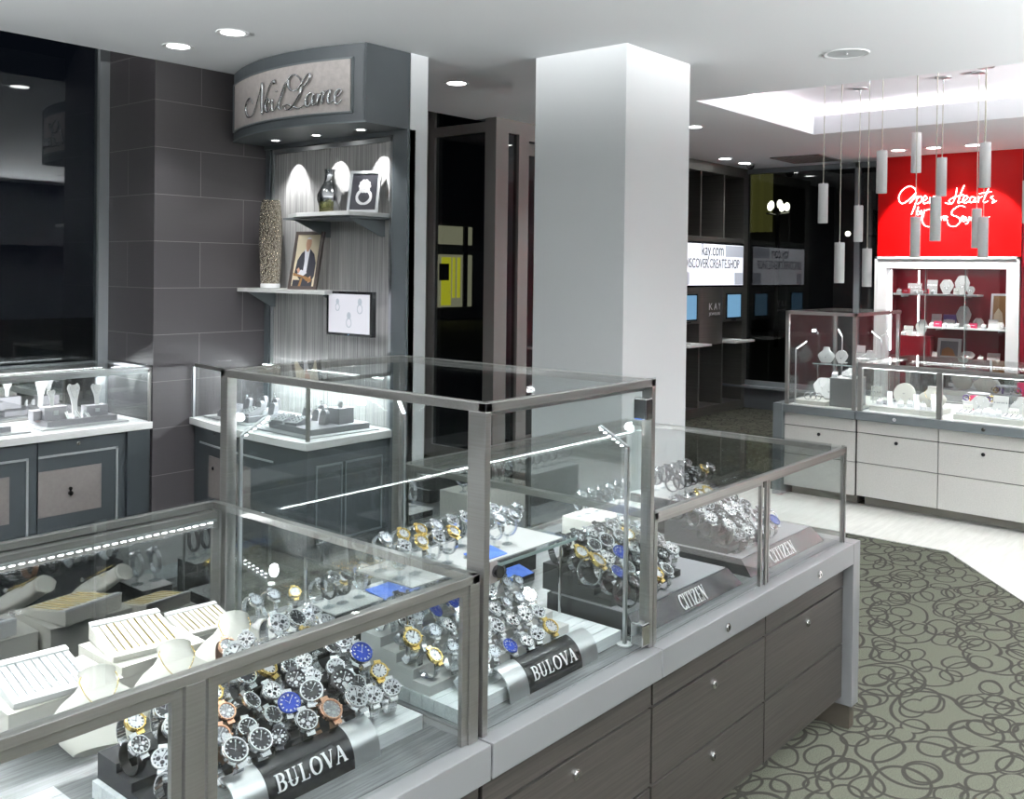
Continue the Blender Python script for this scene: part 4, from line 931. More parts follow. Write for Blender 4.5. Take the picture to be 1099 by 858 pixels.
lp = thing('wall_lantern', 'small glowing lantern on the dark building across the street', 'lantern', tuple(q))
MB().lathe([(0, -.07), (.05, -.05), (.07, 0), (.05, .05), (0, .07)], seg=14).build('globe', 'street_glow', lp, smooth='all')
MB().box(-.01, 2.0, -.01, .01, -.02, .02).build('bracket', 'black', lp)

# ------------------------------------------------------------------ watches
WR, WZ = .0265, .0300
def band_mesh(kind, wd, a0, a1):
    b = MB(); n = 26
    if kind == 'links':
        for k in range(n):
            a = R(a0 + (a1 - a0) * (k + .5) / n); ca, sa = math.cos(a), math.sin(a); c = Vector((0, WR * ca, WZ + WZ * sa)); nr = Vector((0, ca / WR, sa / WZ)).normalized(); tg_ = Vector((0, -nr.z, nr.y))
            for (x0, x1, th) in ((-wd / 2, -wd * .19, .0013), (-wd * .17, wd * .17, .0018), (wd * .19, wd / 2, .0013)):
                vs = [b.bm.verts.new(c + Vector((x, 0, 0)) + tg_ * (s_ * .0026) + nr * h_) for h_ in (-th, th) for (x, s_) in ((x0, -1), (x1, -1), (x1, 1), (x0, 1))]
                for q in ((3, 2, 1, 0), (4, 5, 6, 7), (0, 1, 5, 4), (1, 2, 6, 5), (2, 3, 7, 6), (3, 0, 4, 7)): b._f([vs[i] for i in q])
    else:
        rings = []
        for k in range(n + 1):
            a = R(a0 + (a1 - a0) * k / n); ca, sa = math.cos(a), math.sin(a); c = Vector((0, WR * ca, WZ + WZ * sa)); nr = Vector((0, ca / WR, sa / WZ)).normalized()
            rings.append([b.bm.verts.new(c + Vector((x, 0, 0)) + nr * h_) for x, h_ in ((-wd / 2, -.001), (wd / 2, -.001), (wd / 2, .0008), (wd * .35, .0017), (-wd * .35, .0017), (-wd / 2, .0008))])
        for A, B_ in zip(rings[:-1], rings[1:]):
            for i in range(6): b._f([A[i], A[(i + 1) % 6], B_[(i + 1) % 6], B_[i]])
        b._f(rings[0][::-1]); b._f(rings[-1])
    return b
def make_watch(kind, bmat, cmat, zmat, dmat, chrono=False, r=.0195, collar=False):
    def mk():
        lift = .022 if collar else 0
        t = thing('wristwatch', '', 'watch'); HA = 180 - 52; hd = math.degrees(r / .029) * .8
        bm_ = band_mesh(kind, .0175 if r > .017 else .011, HA + hd, HA + 360 - hd); bm_.bm.transform(Matrix.Translation((0, 0, lift))); bm_.build('band', bmat, t)
        a = R(HA); nr = Vector((0, math.cos(a), math.sin(a))); c = Vector((0, WR * math.cos(a), WZ + WZ * math.sin(a) + lift)) - nr * .001
        M_ = Matrix.Translation(c) @ nr.to_track_quat('Z', 'Y').to_matrix().to_4x4()
        cs = MB().lathe([(r * .86, -.002), (r, .0), (r, .006), (r * .93, .0075), (r * .80, .0075), (r * .80, .0056), (0, .0056)], seg=28, M=M_)
        for sg in (-1, 1):
            cs.prism([(-r * .42, 0), (r * .42, 0), (r * .38, r * 1.32), (-r * .38, r * 1.32)], .004, lambda u, v, k, s_=sg: M_ @ Vector((u, v * s_, k)))
        cs.cyl(M_ @ Vector((r * .95, 0, .0035)), M_ @ Vector((r * 1.16, 0, .0035)), .0022, 10); cs.build('watch_case', cmat, t, smooth=True)
        MB().lathe([(r * .80, .0065), (r * .84, .0088), (r * .93, .0088), (r * .97, .0068)], seg=28, M=M_, closed=True).build('bezel', zmat, t, smooth=True)
        d = MB().lathe([(0, .0060), (r * .82, .0060)], seg=28, M=M_)
        d.mi = 1
        for k in range(12):
            q = 2 * math.pi * k / 12; u, v = math.cos(q), math.sin(q); w_ = r * (.05 if k % 3 else .08)
            d.prism([(u * r * .60 - v * w_, v * r * .60 + u * w_), (u * r * .60 + v * w_, v * r * .60 - u * w_), (u * r * .76 + v * w_, v * r * .76 - u * w_), (u * r * .76 - v * w_, v * r * .76 + u * w_)], .0005, lambda x, y, k_: M_ @ Vector((x, y, .0061 + k_)))
        if chrono:
            for k in range(3):
                q = R(90 * k + 180); d.prism([(r * .36 * math.cos(q) + r * .2 * math.cos(s_), r * .36 * math.sin(q) + r * .2 * math.sin(s_)) for s_ in [R(30 * j) for j in range(12)]], .0003, lambda x, y, k_: M_ @ Vector((x, y, .0061 + k_)))
        d.build('dial', [dmat, 'steel' if dmat in ('dial_black', 'dial_blue', 'dial_grey') else 'gun'], t)
        h = MB(); h.prism([(-.0006, -.002), (.0006, -.002), (.0006, r * .62), (-.0006, r * .62)], .0004, lambda x, y, k_: M_ @ Vector((x * .8 + y * .5, y * .86, .0068 + k_))); h.prism([(-.0008, -.002), (.0008, -.002), (.0008, r * .42), (-.0008, r * .42)], .0004, lambda x, y, k_: M_ @ Vector((x * .6 - y * .8, y * .6, .0068 + k_)))
        h.build('hands', 'steel' if dmat in ('dial_black', 'dial_blue', 'dial_grey') else 'gun', t)
        if collar:
            cl_ = MB(); pts = [(0, (WR - .004) * math.cos(R(a_)), WZ + lift + (WZ - .004) * math.sin(R(a_))) for a_ in range(-75, 256, 15)]
            cl_.tube(pts, .0035, 6); cl_.cyl((0, 0, .002), (0, 0, lift + .003), .004, 10); cl_.lathe([(.018, 0), (.018, .002), (0, .002)], seg=20, sy=.7)
            cl_.build('display_collar', 'acrylic', t, smooth=True)
        return t
    return Proto(mk)
WV = {
 'steel watch with white dial': ('links', 'steel_b', 'steel_b', 'steel', 'dial_white', True),
 'steel watch with black dial': ('links', 'steel', 'steel', 'steel_b', 'dial_black', False),
 'steel watch with blue dial': ('links', 'steel', 'steel', 'dial_blue', 'dial_blue', False),
 'steel watch with silver dial': ('links', 'steel_b', 'steel_b', 'steel_b', 'dial_silver', True),
 'steel watch with pearl dial': ('links', 'steel_b', 'steel_b', 'gem', 'dial_pearl', False),
 'black strap watch, black dial': ('strap', 'leather_b', 'steel', 'steel', 'dial_black', True),
 'black strap watch, white dial': ('strap', 'leather_b', 'steel_b', 'steel_b', 'dial_white', True),
 'rose gold watch, grey dial': ('strap', 'leather_br', 'rose', 'rose', 'dial_grey', True),
 'gold watch with white dial': ('links', 'gold', 'gold', 'gold', 'dial_white', False),
 'two-tone watch, silver dial': ('links', 'steel', 'gold', 'gold', 'dial_silver', False),
 'dark steel watch, black dial': ('links', 'gun', 'gun', 'gun', 'dial_black', True)}
WP = {k: make_watch(*v) for k, v in WV.items()}
WL = {k: make_watch(*v[:6], r=.0145) for k, v in WV.items() if k in ('steel watch with white dial', 'steel watch with pearl dial', 'gold watch with white dial', 'two-tone watch, silver dial')}
WC = {k: make_watch(*v[:6], r=.0165, collar=True) for k, v in WV.items() if k in ('steel watch with white dial', 'steel watch with pearl dial', 'steel watch with silver dial', 'black strap watch, black dial', 'dark steel watch, black dial', 'two-tone watch, silver dial')}
rnd = random.Random(11)
def rows(xs, ys, zs, kinds, stand, group, pool=None, yaw=0, jit=.004, sc=1.0, skip=(), spin=13, vary=0):
    pool = pool or WP
    for r_, (y, z) in enumerate(zip(ys, zs)):
        seat = -1
        for i, x in enumerate(xs):
            if (r_, i) in skip: continue
            seat += 1
            k = rnd.choice(kinds)
            if k not in pool: k = rnd.choice(list(pool))
            k2 = k.replace(' with ', ', ') if False else k
            pool[k].put((x + (r_ % 2) * .012 + rnd.uniform(-jit, jit), y + rnd.uniform(-jit, jit) * .5, z), (0, 0, R(yaw + rnd.uniform(-spin, spin))), '%s, %s from left, %s row, %s' % (k, ordn(seat), ordn(r_), stand), group, (lambda q: (q, q, q))(sc * (1 + rnd.uniform(-vary * .5, vary))))
def step_riser(name_lab, x0, x1, ys, zs, z0, mt, d=.052, back=None):
    t = MB(); n = len(ys)
    for k, (y, z) in enumerate(zip(ys, zs)):
        if z - z0 < .004: continue
        t.box(x0, x1, y - .030, (ys[k + 1] - .030) if k < n - 1 else y + .035, z0, z - .0006)
    o = t.build('watch_riser', mt); return tag(o, name_lab, 'display riser')
def frange(a, b, s):
    o = []
    while a <= b + 1e-6: o.append(a); a += s
    return o
def plank_platform(x0, x1, y0, y1, z0, z1, lab, mt='white_plank'):
    t = thing('plank_platform', lab, 'display platform', (0, 0, 0), 0, 'low plank platforms in the watch cases')
    n = max(2, round((y1 - y0) / .036))
    for k in range(n):
        MB().box(x0, x1, y0 + (y1 - y0) * k / n + .0008, y0 + (y1 - y0) * (k + 1) / n - .0008, z0, z1).build('plank', mt, t)
def arch_sign(x0, x1, yb, lab, txt='BULOVA'):
    t = thing('brand_sign', lab, 'sign', ((x0 + x1) / 2, yb, .6606)); hw_ = (x1 - x0) / 2
    prof = [(0, 0), (.001, .012), (.005, .028), (.013, .043), (.025, .055), (.040, .0625), (.051, .065)]
    prof = [(p.x, p.y) for p in spline([(a, b, 0) for a, b in prof], 3)]
    L_ = [0]
    for a, b in zip(prof[:-1], prof[1:]): L_.append(L_[-1] + math.hypot(b[0] - a[0], b[1] - a[1]))
    def sheet(xa, xb, th, nm, mt):
        m_ = MB(); inner = [(y + .0035, z - .002) for y, z in prof]; inner[0] = (.0035, 0)
        poly_ = [(y - th * .8, z + th * .6) for y, z in prof] + inner[::-1]; poly_[0] = (poly_[0][0], 0)
        m_.prism(poly_, xb - xa, lambda u, v, k: (xa + k, u, v)); return m_.build(nm, mt, t, smooth=True)
    e = hw_ * .40
    sheet(-hw_, -hw_ + e, .0, 'silver_wing', 'alu'); sheet(hw_ - e, hw_, .0, 'silver_wing', 'alu'); sheet(-hw_ + e, hw_ - e, .0006, 'black_panel', 'black')
    def mp(u, v, k):
        s_ = .022 + v; i = 0
        while i < len(L_) - 2 and L_[i + 1] < s_: i += 1
        f_ = (s_ - L_[i]) / (L_[i + 1] - L_[i]); y = prof[i][0] + f_ * (prof[i + 1][0] - prof[i][0]); z = prof[i][1] + f_ * (prof[i + 1][1] - prof[i][1])
        return (-(hw_ - e) * .82 + u, y - .0013 - k, z + .0010)
    serif_text(txt, (hw_ - e) * 1.64, .030, mp, t, 'white', .0006)
    return t
def wedge_sign(x0, x1, yb, lab, tx0, tx1):
    t = thing('brand_stand', lab, 'display stand', (0, 0, 0), 0, 'charcoal lettered stands in the right case'); z0, z1 = .6606, .711; LN = .034
    P8 = [(x0, yb, z0), (x1, yb, z0), (x1, yb + .30, z0), (x0, yb + .30, z0), (x0, yb + LN, z1), (x1 - .035, yb + LN, z1), (x1 - .035, yb + .30, z1), (x0, yb + .30, z1)]
    m_ = MB(); vs = [m_.bm.verts.new(p) for p in P8]
    for q in ((3, 2, 1, 0), (4, 5, 6, 7), (0, 1, 5, 4), (1, 2, 6, 5), (2, 3, 7, 6), (3, 0, 4, 7)): m_._f([vs[i] for i in q])
    m_.build('body', 'dial_black', t, bevel=.0012)
    MB().box(x0 + .006, x1 - .042, yb + LN + .004, yb + .29, z1, z1 + .002).build('suede_top', 'grey_suede', t)
    serif_text('CITIZEN', tx1 - tx0, .042, lambda u, v, k: (tx0 + u, yb - .0008 - k + (v * .83 + .008) * LN / (z1 - z0), z0 + .008 + v * .83), t, 'white', .0015, .05)
# --- left case
plank_platform(.84, 1.407, 1.404, 1.659, .6606, .690, 'white plank platform under the lower-left watches')
arch_sign(.955, 1.276, 1.387, 'black and silver arched sign with white lettering, lower-left watch case')
men = ['steel watch with white dial', 'steel watch with black dial', 'steel watch with silver dial', 'steel watch with black dial', 'steel watch with white dial', 'dark steel watch, black dial', 'rose gold watch, grey dial', 'black strap watch, black dial', 'steel watch with silver dial', 'dark steel watch, black dial', 'two-tone watch, silver dial', 'steel watch with white dial', 'black strap watch, white dial', 'steel watch with black dial', 'steel watch with silver dial', 'black strap watch, white dial', 'steel watch with blue dial']
ysL = [1.468, 1.520, 1.572, 1.624, 1.684, 1.736]; zsL = [.6906, .706, .722, .738, .754, .768]
step_riser('stepped charcoal riser under the front rows of lower-left watches', .85, 1.40, ysL[:4], zsL[:4], .6904, 'black_matte')
step_riser('two-step charcoal riser behind the lower-left watches, right half', 1.14, 1.40, [y + .006 for y in ysL[4:]], zsL[4:], .6606, 'black_matte')
rows([.876 + .0545 * k for k in range(10)], ysL, zsL, men, 'lower-left stand', 'watches on the lower-left stand', sc=1.04, jit=.009, spin=32, vary=.24, skip=tuple((r_, i) for r_ in (4, 5) for i in range(5)))
# --- tall case
plank_platform(1.470, 2.072, 1.362, 1.80, .6606, .690, 'white plank platform at the bottom of the tall case')
arch_sign(1.614, 1.944, 1.343, 'black and silver arched sign with white lettering, tall case')
lad = ['steel watch with silver dial', 'steel watch with white dial', 'steel watch with white dial', 'steel watch with silver dial', 'steel watch with pearl dial', 'steel watch with white dial', 'steel watch with pearl dial', 'steel watch with blue dial', 'steel watch with white dial', 'steel watch with pearl dial', 'steel watch with white dial', 'steel watch with silver dial', 'two-tone watch, silver dial', 'steel watch with white dial', 'gold watch with white dial']
ysT = [1.430, 1.482, 1.534, 1.586, 1.638]; zsT = [.6906, .712, .734, .756, .778]
step_riser('stepped pale riser under the tall case watches', 1.475, 1.97, ysT, zsT, .6904, 'white_suede')
rows([1.498 + .050 * k for k in range(9)], ysT, zsT, lad, 'tall case stand', 'watches on the tall case stand', pool={**WP, **{k: WL[k] for k in ('steel watch with pearl dial', 'gold watch with white dial')}}, yaw=-5, sc=.98, vary=.16, skip=((0, 0), (0, 8), (1, 8)), jit=.009, spin=24)
def block(x0, x1, y0, y1, z0, z1, lab, top='white_suede', side='black', name='display_block', rz=0, group=None):
    cx, cy_ = (x0 + x1) / 2, (y0 + y1) / 2
    t = thing(name, lab, 'display block', (cx, cy_, z0), rz, group); a, b_ = (x1 - x0) / 2, (y1 - y0) / 2
    MB().box(-a, a, -b_, b_, 0, z1 - z0 - .003).build('body', side, t, bevel=.001)
    MB().box(-a - .0006, a + .0006, -b_ - .0006, b_ + .0006, z1 - z0 - .003, z1 - z0).build('padded_top', top, t); return t
def card(x0, x1, y0, y1, z, lab, tilt=8, mt='blue_card', rz=0):
    t = thing('display_card', lab, 'card', ((x0 + x1) / 2, y0, z), rz); t.rotation_euler = (R(tilt), 0, rz)
    MB().box(-(x1 - x0) / 2, (x1 - x0) / 2, 0, y1 - y0, 0, .002).build('print', mt, t); MB().box(-(x1 - x0) / 2, (x1 - x0) / 2, (y1 - y0) * .9, (y1 - y0), -.012 * tilt / 8, 0).build('back_fold', 'white', t)
# mat and collar watches on the glass shelf
tag(MB().box(1.50, 2.05, 1.535, 1.72, .8964, .8995).build('display_mat', 'white_suede'), 'white mat on the glass shelf of the tall case', 'mat')
rows([1.52 + .055 * k for k in range(8)], [1.60, 1.675], [.8997, .8997], list(WC), 'glass shelf of tall case', 'collar watches on the glass shelf', pool={k: WC[k] for k in WC if 'black' not in k}, yaw=8, skip=((0, 4), (0, 5)))
card(1.735, 1.835, 1.545, 1.60, .900, 'bright blue card on the glass shelf of the tall case', 10)
block(1.535, 1.69, 1.835, 1.93, .6606, .760, 'black block with white top at the tall case back, left of blue card')
block(1.84, 2.02, 1.83, 1.93, .6606, .760, 'black block with white top at the tall case back, right of blue card')
block(1.50, 2.04, 1.95, 2.08, .6606, .70, 'long low white-topped block along the back of the tall case')
block(1.695, 1.83, 1.83, 1.93, .6606, .752, 'black block carrying the blue card at the tall case back', 'black_matte')
card(1.70, 1.825, 1.835, 1.915, .7525, 'wide blue card on a block at the back of the tall case', 6)
rows([1.555, 1.60, 1.655], [1.885], [.7604], list(WC), 'left back block, tall case', 'collar watches on the back blocks', pool=WC, yaw=5)
rows([1.865, 1.915, 1.975], [1.885], [.7604], list(WC)[1:], 'right back block, tall case', 'collar watches on the back blocks', pool=WC, yaw=5)
rows([1.54 + .08 * k for k in range(6)], [2.01], [.7004], list(WC), 'long back block, tall case', 'collar watches on the back blocks', pool=WC, yaw=-8)
# --- right case
wedge_sign(2.125, 2.705, 1.343, 'charcoal stand with silver lettering left of the mid post, right case', 2.36, 2.50)
wedge_sign(2.775, 3.340, 1.350, 'charcoal stand with silver lettering right of the mid post, right case', 2.94, 3.12)
mix = ['black strap watch, white dial', 'black strap watch, black dial', 'steel watch with black dial', 'two-tone watch, silver dial', 'dark steel watch, black dial', 'dark steel watch, black dial', 'steel watch with white dial', 'gold watch with white dial', 'black strap watch, black dial', 'steel watch with blue dial', 'steel watch with white dial']
ysR = [1.415, 1.470, 1.525, 1.580, 1.635]; zsR = [.7134, .732, .750, .768, .786]
step_riser('stepped black riser on the left lettered stand of the right case', 2.14, 2.50, ysR, zsR, .7132, 'black_matte')
rows([2.165 + .060 * k for k in range(6)], ysR, zsR, mix, 'left stand, right case', 'watches on the left stand of the right case', yaw=-6, sc=1.12, vary=.12, skip=((0, 5), (0, 4)), jit=.007, spin=20)
step_riser('stepped black riser on the right lettered stand of the right case', 2.79, 3.10, [1.44] + ysR[1:], zsR, .7132, 'black_matte')
rows([2.815 + .058 * k for k in range(5)], [1.43] + ysR[1:], zsR, mix[::-1], 'right stand, right case', 'watches on the right stand of the right case', yaw=-6, sc=1.15, jit=.006, spin=18)
bg = thing('bangle', 'open steel bangle standing at the right end of the right stand', 'bracelet', (3.17, 1.47, .7134), R(-20))
MB().tube([(0, .030 * math.cos(R(a)), .034 + .031 * math.sin(R(a))) for a in range(70, 400, 12)], .0035, 8).build('hoop', 'steel_b', bg, smooth='all')
MB().tube([(0, .030 * math.cos(R(a)), .034 + .031 * math.sin(R(a))) for a in (66, 70, 74)], .006, 8).build('end_bead', 'steel', bg, smooth='all'); MB().tube([(0, .030 * math.cos(R(a)), .034 + .031 * math.sin(R(a))) for a in (396, 400, 404)], .006, 8).build('end_bead', 'steel', bg, smooth='all')
block(2.17, 2.40, 1.90, 2.04, .6606, .775, 'white-topped block at the far left back of the right case', 'white_suede', 'black')
block(2.64, 2.98, 1.84, 1.98, .6606, .770, 'pale green-grey block at the middle back of the right case', 'cream', 'cream')
block(3.03, 3.33, 1.74, 1.96, .6606, .790, 'white-topped black block at the right end back of the right case', 'white_suede', 'black')
card(2.19, 2.30, 1.83, 1.89, .685, 'pale blue card before the far left block of the right case', 14); 
tag(MB().box(2.18, 2.31, 1.835, 1.895, .6606, .6845).build('card_rest', 'black_matte'), 'small black rest under the pale blue card, right case', 'display block')
rows([2.20, 2.255, 2.31, 2.365], [1.97], [.7754], list(WC), 'far left block, right case', 'collar watches at the back of the right case', pool={k: WC[k] for k in list(WC)[:3]}, yaw=10)
rows([2.67 + .052 * k for k in range(6)], [1.93], [.7704], list(WC)[:3], 'pale block, right case', 'collar watches at the back of the right case', pool={k: WC[k] for k in list(WC)[:3]}, yaw=0)
rows([3.055 + .050 * k for k in range(6)], [1.80, 1.90], [.7904, .7904], ['dark steel watch, black dial', 'black strap watch, black dial', 'dark steel watch, black dial', 'two-tone watch, silver dial'], 'right end block, right case', 'dark collar watches at the back of the right case', pool=WC, yaw=-4)

# ------------------------------------------------------------------ jewellery displays
def make_bust(mt='ivory', side='grey_suede', chain='gold', pend='gem'):
    def mk():
        t = thing('necklace_bust', '', 'necklace display')
        b = MB(); prof = [(.062, .0, .026), (.086, .03, .036), (.106, .072, .042), (.104, .096, .042), (.082, .122, .038), (.056, .142, .035), (.042, .160, .033), (.040, .182, .032), (.043, .19, .034)]
        rings = []
        for rx, z, ry in prof:
            rings.append([b.bm.verts.new((rx * math.cos(2 * math.pi * k / 28), -.012 * (z / .19) * 0 + ry * math.sin(2 * math.pi * k / 28) * (1 if math.sin(2 * math.pi * k / 28) < 0 else .35) + .03 * z / .19, z)) for k in range(28)])
        for A, B_ in zip(rings[:-1], rings[1:]):
            for k in range(28): b._f([A[k], A[(k + 1) % 28], B_[(k + 1) % 28], B_[k]])
        b._f(rings[0][::-1]); b._f(rings[-1]); b.build('form', mt, t, smooth=True)
        MB().lathe([(0, .1905), (.036, .1905), (.034, .194), (0, .195)], (0, .026, 0), 24, sy=.75).build('neck_cap', mt, t, smooth=True)
        ch = [(x, 0, z) for x, z in ((-.037, .168), (-.042, .150), (-.034, .118), (-.016, .088), (0, .078), (.016, .088), (.034, .118), (.042, .150), (.037, .168))]
        ch = [(p.x, -(.047 * math.sqrt(max(0, 1 - (p.x / .095) ** 2))) + .03 * p.z / .19 - .001 + (.014 if p.z > .145 else .0), p.z) for p in spline(ch, 5)]
        MB().tube(ch, .0013, 6).build('chain', chain, t, smooth='all')
        MB().lathe([(0, -.010), (.006, -.004), (.006, .003), (0, .008)], (0, -.042, .068), 8).build('pendant', pend, t)
        return t
    return Proto(mk)
def make_shield(mt='white_suede', chain='steel_b', wd=.15, ht=.15):
    def mk():
        t = thing('necklace_shield', '', 'necklace display')
        o = [(-.20, 1), (.20, 1), (.30, .93), (.50, .62), (.44, .42), (.20, 0), (-.20, 0), (-.44, .42), (-.50, .62), (-.30, .93)]
        lean = lambda u, v, k: (u * wd, v * ht * .22 - (.016 - k) * (1 - abs(u)), v * ht)
        b = MB(); b.prism(o, .016, lean); b.build('form', mt, t, bevel=.002)
        MB().box(-.03, .03, .012, .05, 0, .006).build('easel_foot', mt, t)
        pts = [(u * wd, v * ht * .22 - .016 * (1 - abs(u)) - .002, v * ht) for u, v in ((-.16, .98), (-.22, .75), (-.12, .5), (0, .42), (.12, .5), (.22, .75), (.16, .98))]
        MB().tube(spline(pts, 4), .0012, 6).build('chain', chain, t, smooth='all')
        MB().lathe([(0, -.008), (.006, 0), (0, .008)], (0, .42 * ht * .22 - .020, .38 * ht), 8).build('pendant', 'gem', t)
        return t
    return Proto(mk)
def make_neck(mt='light_grey', wd=.13, ht=.19):
    def mk():
        t = thing('necklace_neck', '', 'necklace display')
        o = [(-.20, 0), (.20, 0), (.21, .35), (.30, .55), (.50, .84), (.44, .93), (.30, 1), (.12, .95), (-.12, .95), (-.30, 1), (-.44, .93), (-.50, .84), (-.30, .55), (-.21, .35)]
        lean = lambda u, v, k: (u * wd, v * ht * .18 - (.014 - k) * (1 - abs(u)), v * ht)
        MB().prism(o, .014, lean).build('form', mt, t, bevel=.002)
        pts = [(u * wd, v * ht * .18 - .014 * (1 - abs(u)) - .002, v * ht) for u, v in ((-.30, .97), (-.22, .72), (0, .52), (.22, .72), (.30, .97))]
        MB().tube(spline(pts, 5), .0016, 6).build('chain', 'steel_b', t, smooth='all')
        MB().box(-.02, .02, -.01, .03, 0, .004).build('foot', mt, t)
        return t
    return Proto(mk)
def make_arch(mt='grey_suede', h=.075):
    def mk():
        t = thing('ring_stand', '', 'ring display'); w_ = .024
        o = [(-w_, 0), (w_, 0), (w_, h - w_)] + arc2(0, h - w_, w_, w_, 15, 165, 8) + [(-w_, h - w_)]
        MB().prism(o, .030, lambda u, v, k: (u, k - .015 + v * .25, v)).build('pad', mt, t, bevel=.002)
        MB().tube([(.0105 * math.cos(R(a)), -.012 + (h - .016) * .25, h + .006 + .0105 * math.sin(R(a))) for a in range(0, 360, 24)], .0018, 6, closed=True).build('ring', 'steel_b', t, smooth='all')
        MB().lathe([(0, -.005), (.006, 0), (.004, .0025), (0, .003)], (0, -.012 + (h - .016) * .25, h + .021), 10).build('gemstone', 'gem', t)
        return t
    return Proto(mk)
def make_tray(mt='grey_suede', gems='gem', wd=.085, dp=.11, h=.035, chains=None):
    def mk():
        t = thing('jewelry_tray', '', 'jewelry tray')
        MB().prism([(0, 0), (dp, 0), (dp, h), (0, h * .35)], wd, lambda u, v, k: (k - wd / 2, u - dp / 2, v)).build('pad', mt, t, bevel=.002)
        sl = h * .65 / dp
        b = MB()
        if chains:
            b2 = MB(); b2.prism([(dp * .88 - dp / 2, h * .35 + sl * dp * .88), (dp / 2, h), (dp / 2, h + .004), (dp * .88 - dp / 2, h * .35 + sl * dp * .88 + .004)], wd, lambda u, v, k: (k - wd / 2, u, v)); b2.build('header_flap', 'white', t)
            n = 9
            for k in range(n):
                x = -wd * .40 + wd * .80 * k / (n - 1); y0_, y1_ = -dp * .40, dp * .36
                b.tube([(x, y0_ + (y1_ - y0_) * j / 6, h * .35 + sl * (y0_ + (y1_ - y0_) * j / 6 + dp / 2) + .0012) for j in range(7)], .0012 + .0004 * (k % 3), 6)
            b.build('chains', chains, t)
        else:
            for i in range(3):
                for j in range(4):
                    y = -dp * .3 + dp * .2 * j; x = -wd * .3 + wd * .3 * i
                    b.lathe([(0, -.002), (.0045, .0), (.003, .004), (0, .0045)], (x, y, h * .35 + sl * (y + dp / 2) + .001), 8)
            b.build('rings', gems, t)
        return t
    return Proto(mk)
def make_ramp(mt='white', chain='gem', h=.085, wd=.032):
    def mk():
        t = thing('bracelet_ramp', '', 'bracelet display')
        MB().prism([(-.045, 0), (-.037, 0), (.035, h), (.030, h), ], wd, lambda u, v, k: (k - wd / 2, u, v)).build('ramp', mt, t, bevel=.001)
        MB().box(-wd / 2, wd / 2, .024, .032, 0, h * .96).build('prop', mt, t)
        b = MB().tube([(0, -.043 + .07 * j / 8, .004 + (h - .006) * j / 8) for j in range(9)], .0026, 8); b.build('bracelet', chain, t)
        return t
    return Proto(mk)
def make_board(mt='white_suede', wd=.075, ht=.085):
    def mk():
        t = thing('earring_card', '', 'earring display')
        MB().prism([(-.010, 0), (.0, 0), (ht * .3, ht), (ht * .3 - .008, ht)], wd, lambda u, v, k: (k - wd / 2, u, v)).build('board', mt, t, bevel=.001)
        MB().box(-wd * .3, wd * .3, 0, ht * .3, 0, .005).build('foot', mt, t)
        b = MB()
        for k in range(3):
            for s_ in (-.007, .007): b.lathe([(0, -.004), (.004, 0), (0, .004)], (-wd * .3 + wd * .3 * k + s_, ht * .3 * .62 - .012, ht * .62), 6)
        b.build('earrings', 'gem', t)
        return t
    return Proto(mk)
def make_ringbox(mt='white'):
    def mk():
        t = thing('ring_block', '', 'ring display')
        MB().prism([(-.015, 0), (.015, 0), (.015, .03), (-.015, .018)], .026, lambda u, v, k: (k - .013, u, v)).build('block', mt, t, bevel=.0015)
        MB().tube([(.008 * math.cos(R(a)), 0, .030 + .008 * math.sin(R(a))) for a in range(0, 360, 30)], .0012, 5, closed=True).build('ring', 'steel_b', t)
        MB().lathe([(0, -.004), (.005, 0), (0, .003)], (0, 0, .041), 8).build('gemstone', 'gem', t)
        return t
    return Proto(mk)
IV = make_bust('ivory'); WB = make_bust('white_suede', chain='steel_b'); GB = make_neck('white_suede')
SHD = make_shield(); SHS = make_shield(wd=.10, ht=.095)
ARC_ = make_arch(); ARW = make_arch('light_grey', .055)
TRG = make_tray(); TCG = make_tray('ivory', wd=.155, dp=.17, h=.035, chains='gold'); TCS = make_tray('white_suede', wd=.155, dp=.17, h=.035, chains='steel_b'); TWH = make_tray('white', wd=.10, dp=.08, h=.02)
RMP = make_ramp(); BRD = make_board(); BRC = make_board('cream', .055, .065); RBX = make_ringbox()

# left case: gold chain trays and busts behind the watches
block(.80, 1.03, 1.905, 2.08, .6606, .745, 'pale block under the white chain tray at far left', 'ivory', 'ivory')
block(1.04, 1.24, 1.93, 2.12, .6606, .755, 'pale block under the gold chain tray, left case', 'ivory', 'ivory')
TCS.put((.90, 1.992, .7454), (0, 0, R(-6)), 'cream tray of silver chains at the far left of the left case'); TCG.put((1.13, 2.035, .7554), (0, 0, R(-10)), 'raised cream tray of gold chains in the left case')
block(1.25, 1.40, 2.02, 2.15, .6606, .73, 'low cream block at the right back of the left case', 'ivory', 'ivory')
TCG.put((1.322, 2.08, .7304), (0, 0, R(-6)), 'flatter cream tray of gold chains behind the cream necklace busts', None, (.85, .7, .8))
IV.put((.905, 1.745, .690), (R(-48), 0, R(-22)), 'cream necklace bust leaning back beside the silver chain tray', None, (.84, .9, .9)); IV.put((1.075, 1.755, .690), (R(-48), 0, R(-24)), 'cream necklace bust leaning back before the gold chain tray', None, (.84, .9, .9))
IV.put((1.245, 1.815, .690), (R(-48), 0, R(-30)), 'cream necklace bust with gold chain, rightmost in the left case', None, (.84, .9, .9))
block(1.345, 1.43, 1.865, 1.985, .6606, .742, 'small white-topped block by the right glass of the left case', 'white_suede', 'black')
rows([1.36, 1.408], [1.93], [.7424], list(WC), 'white block, left case', 'collar watches in the left case', pool={k: WC[k] for k in list(WC)[:3]}, yaw=0)
plank_platform(.60, .80, 1.42, 1.72, .6606, .675, 'plain grey plank platform left of the lower-left watches', 'light_grey')
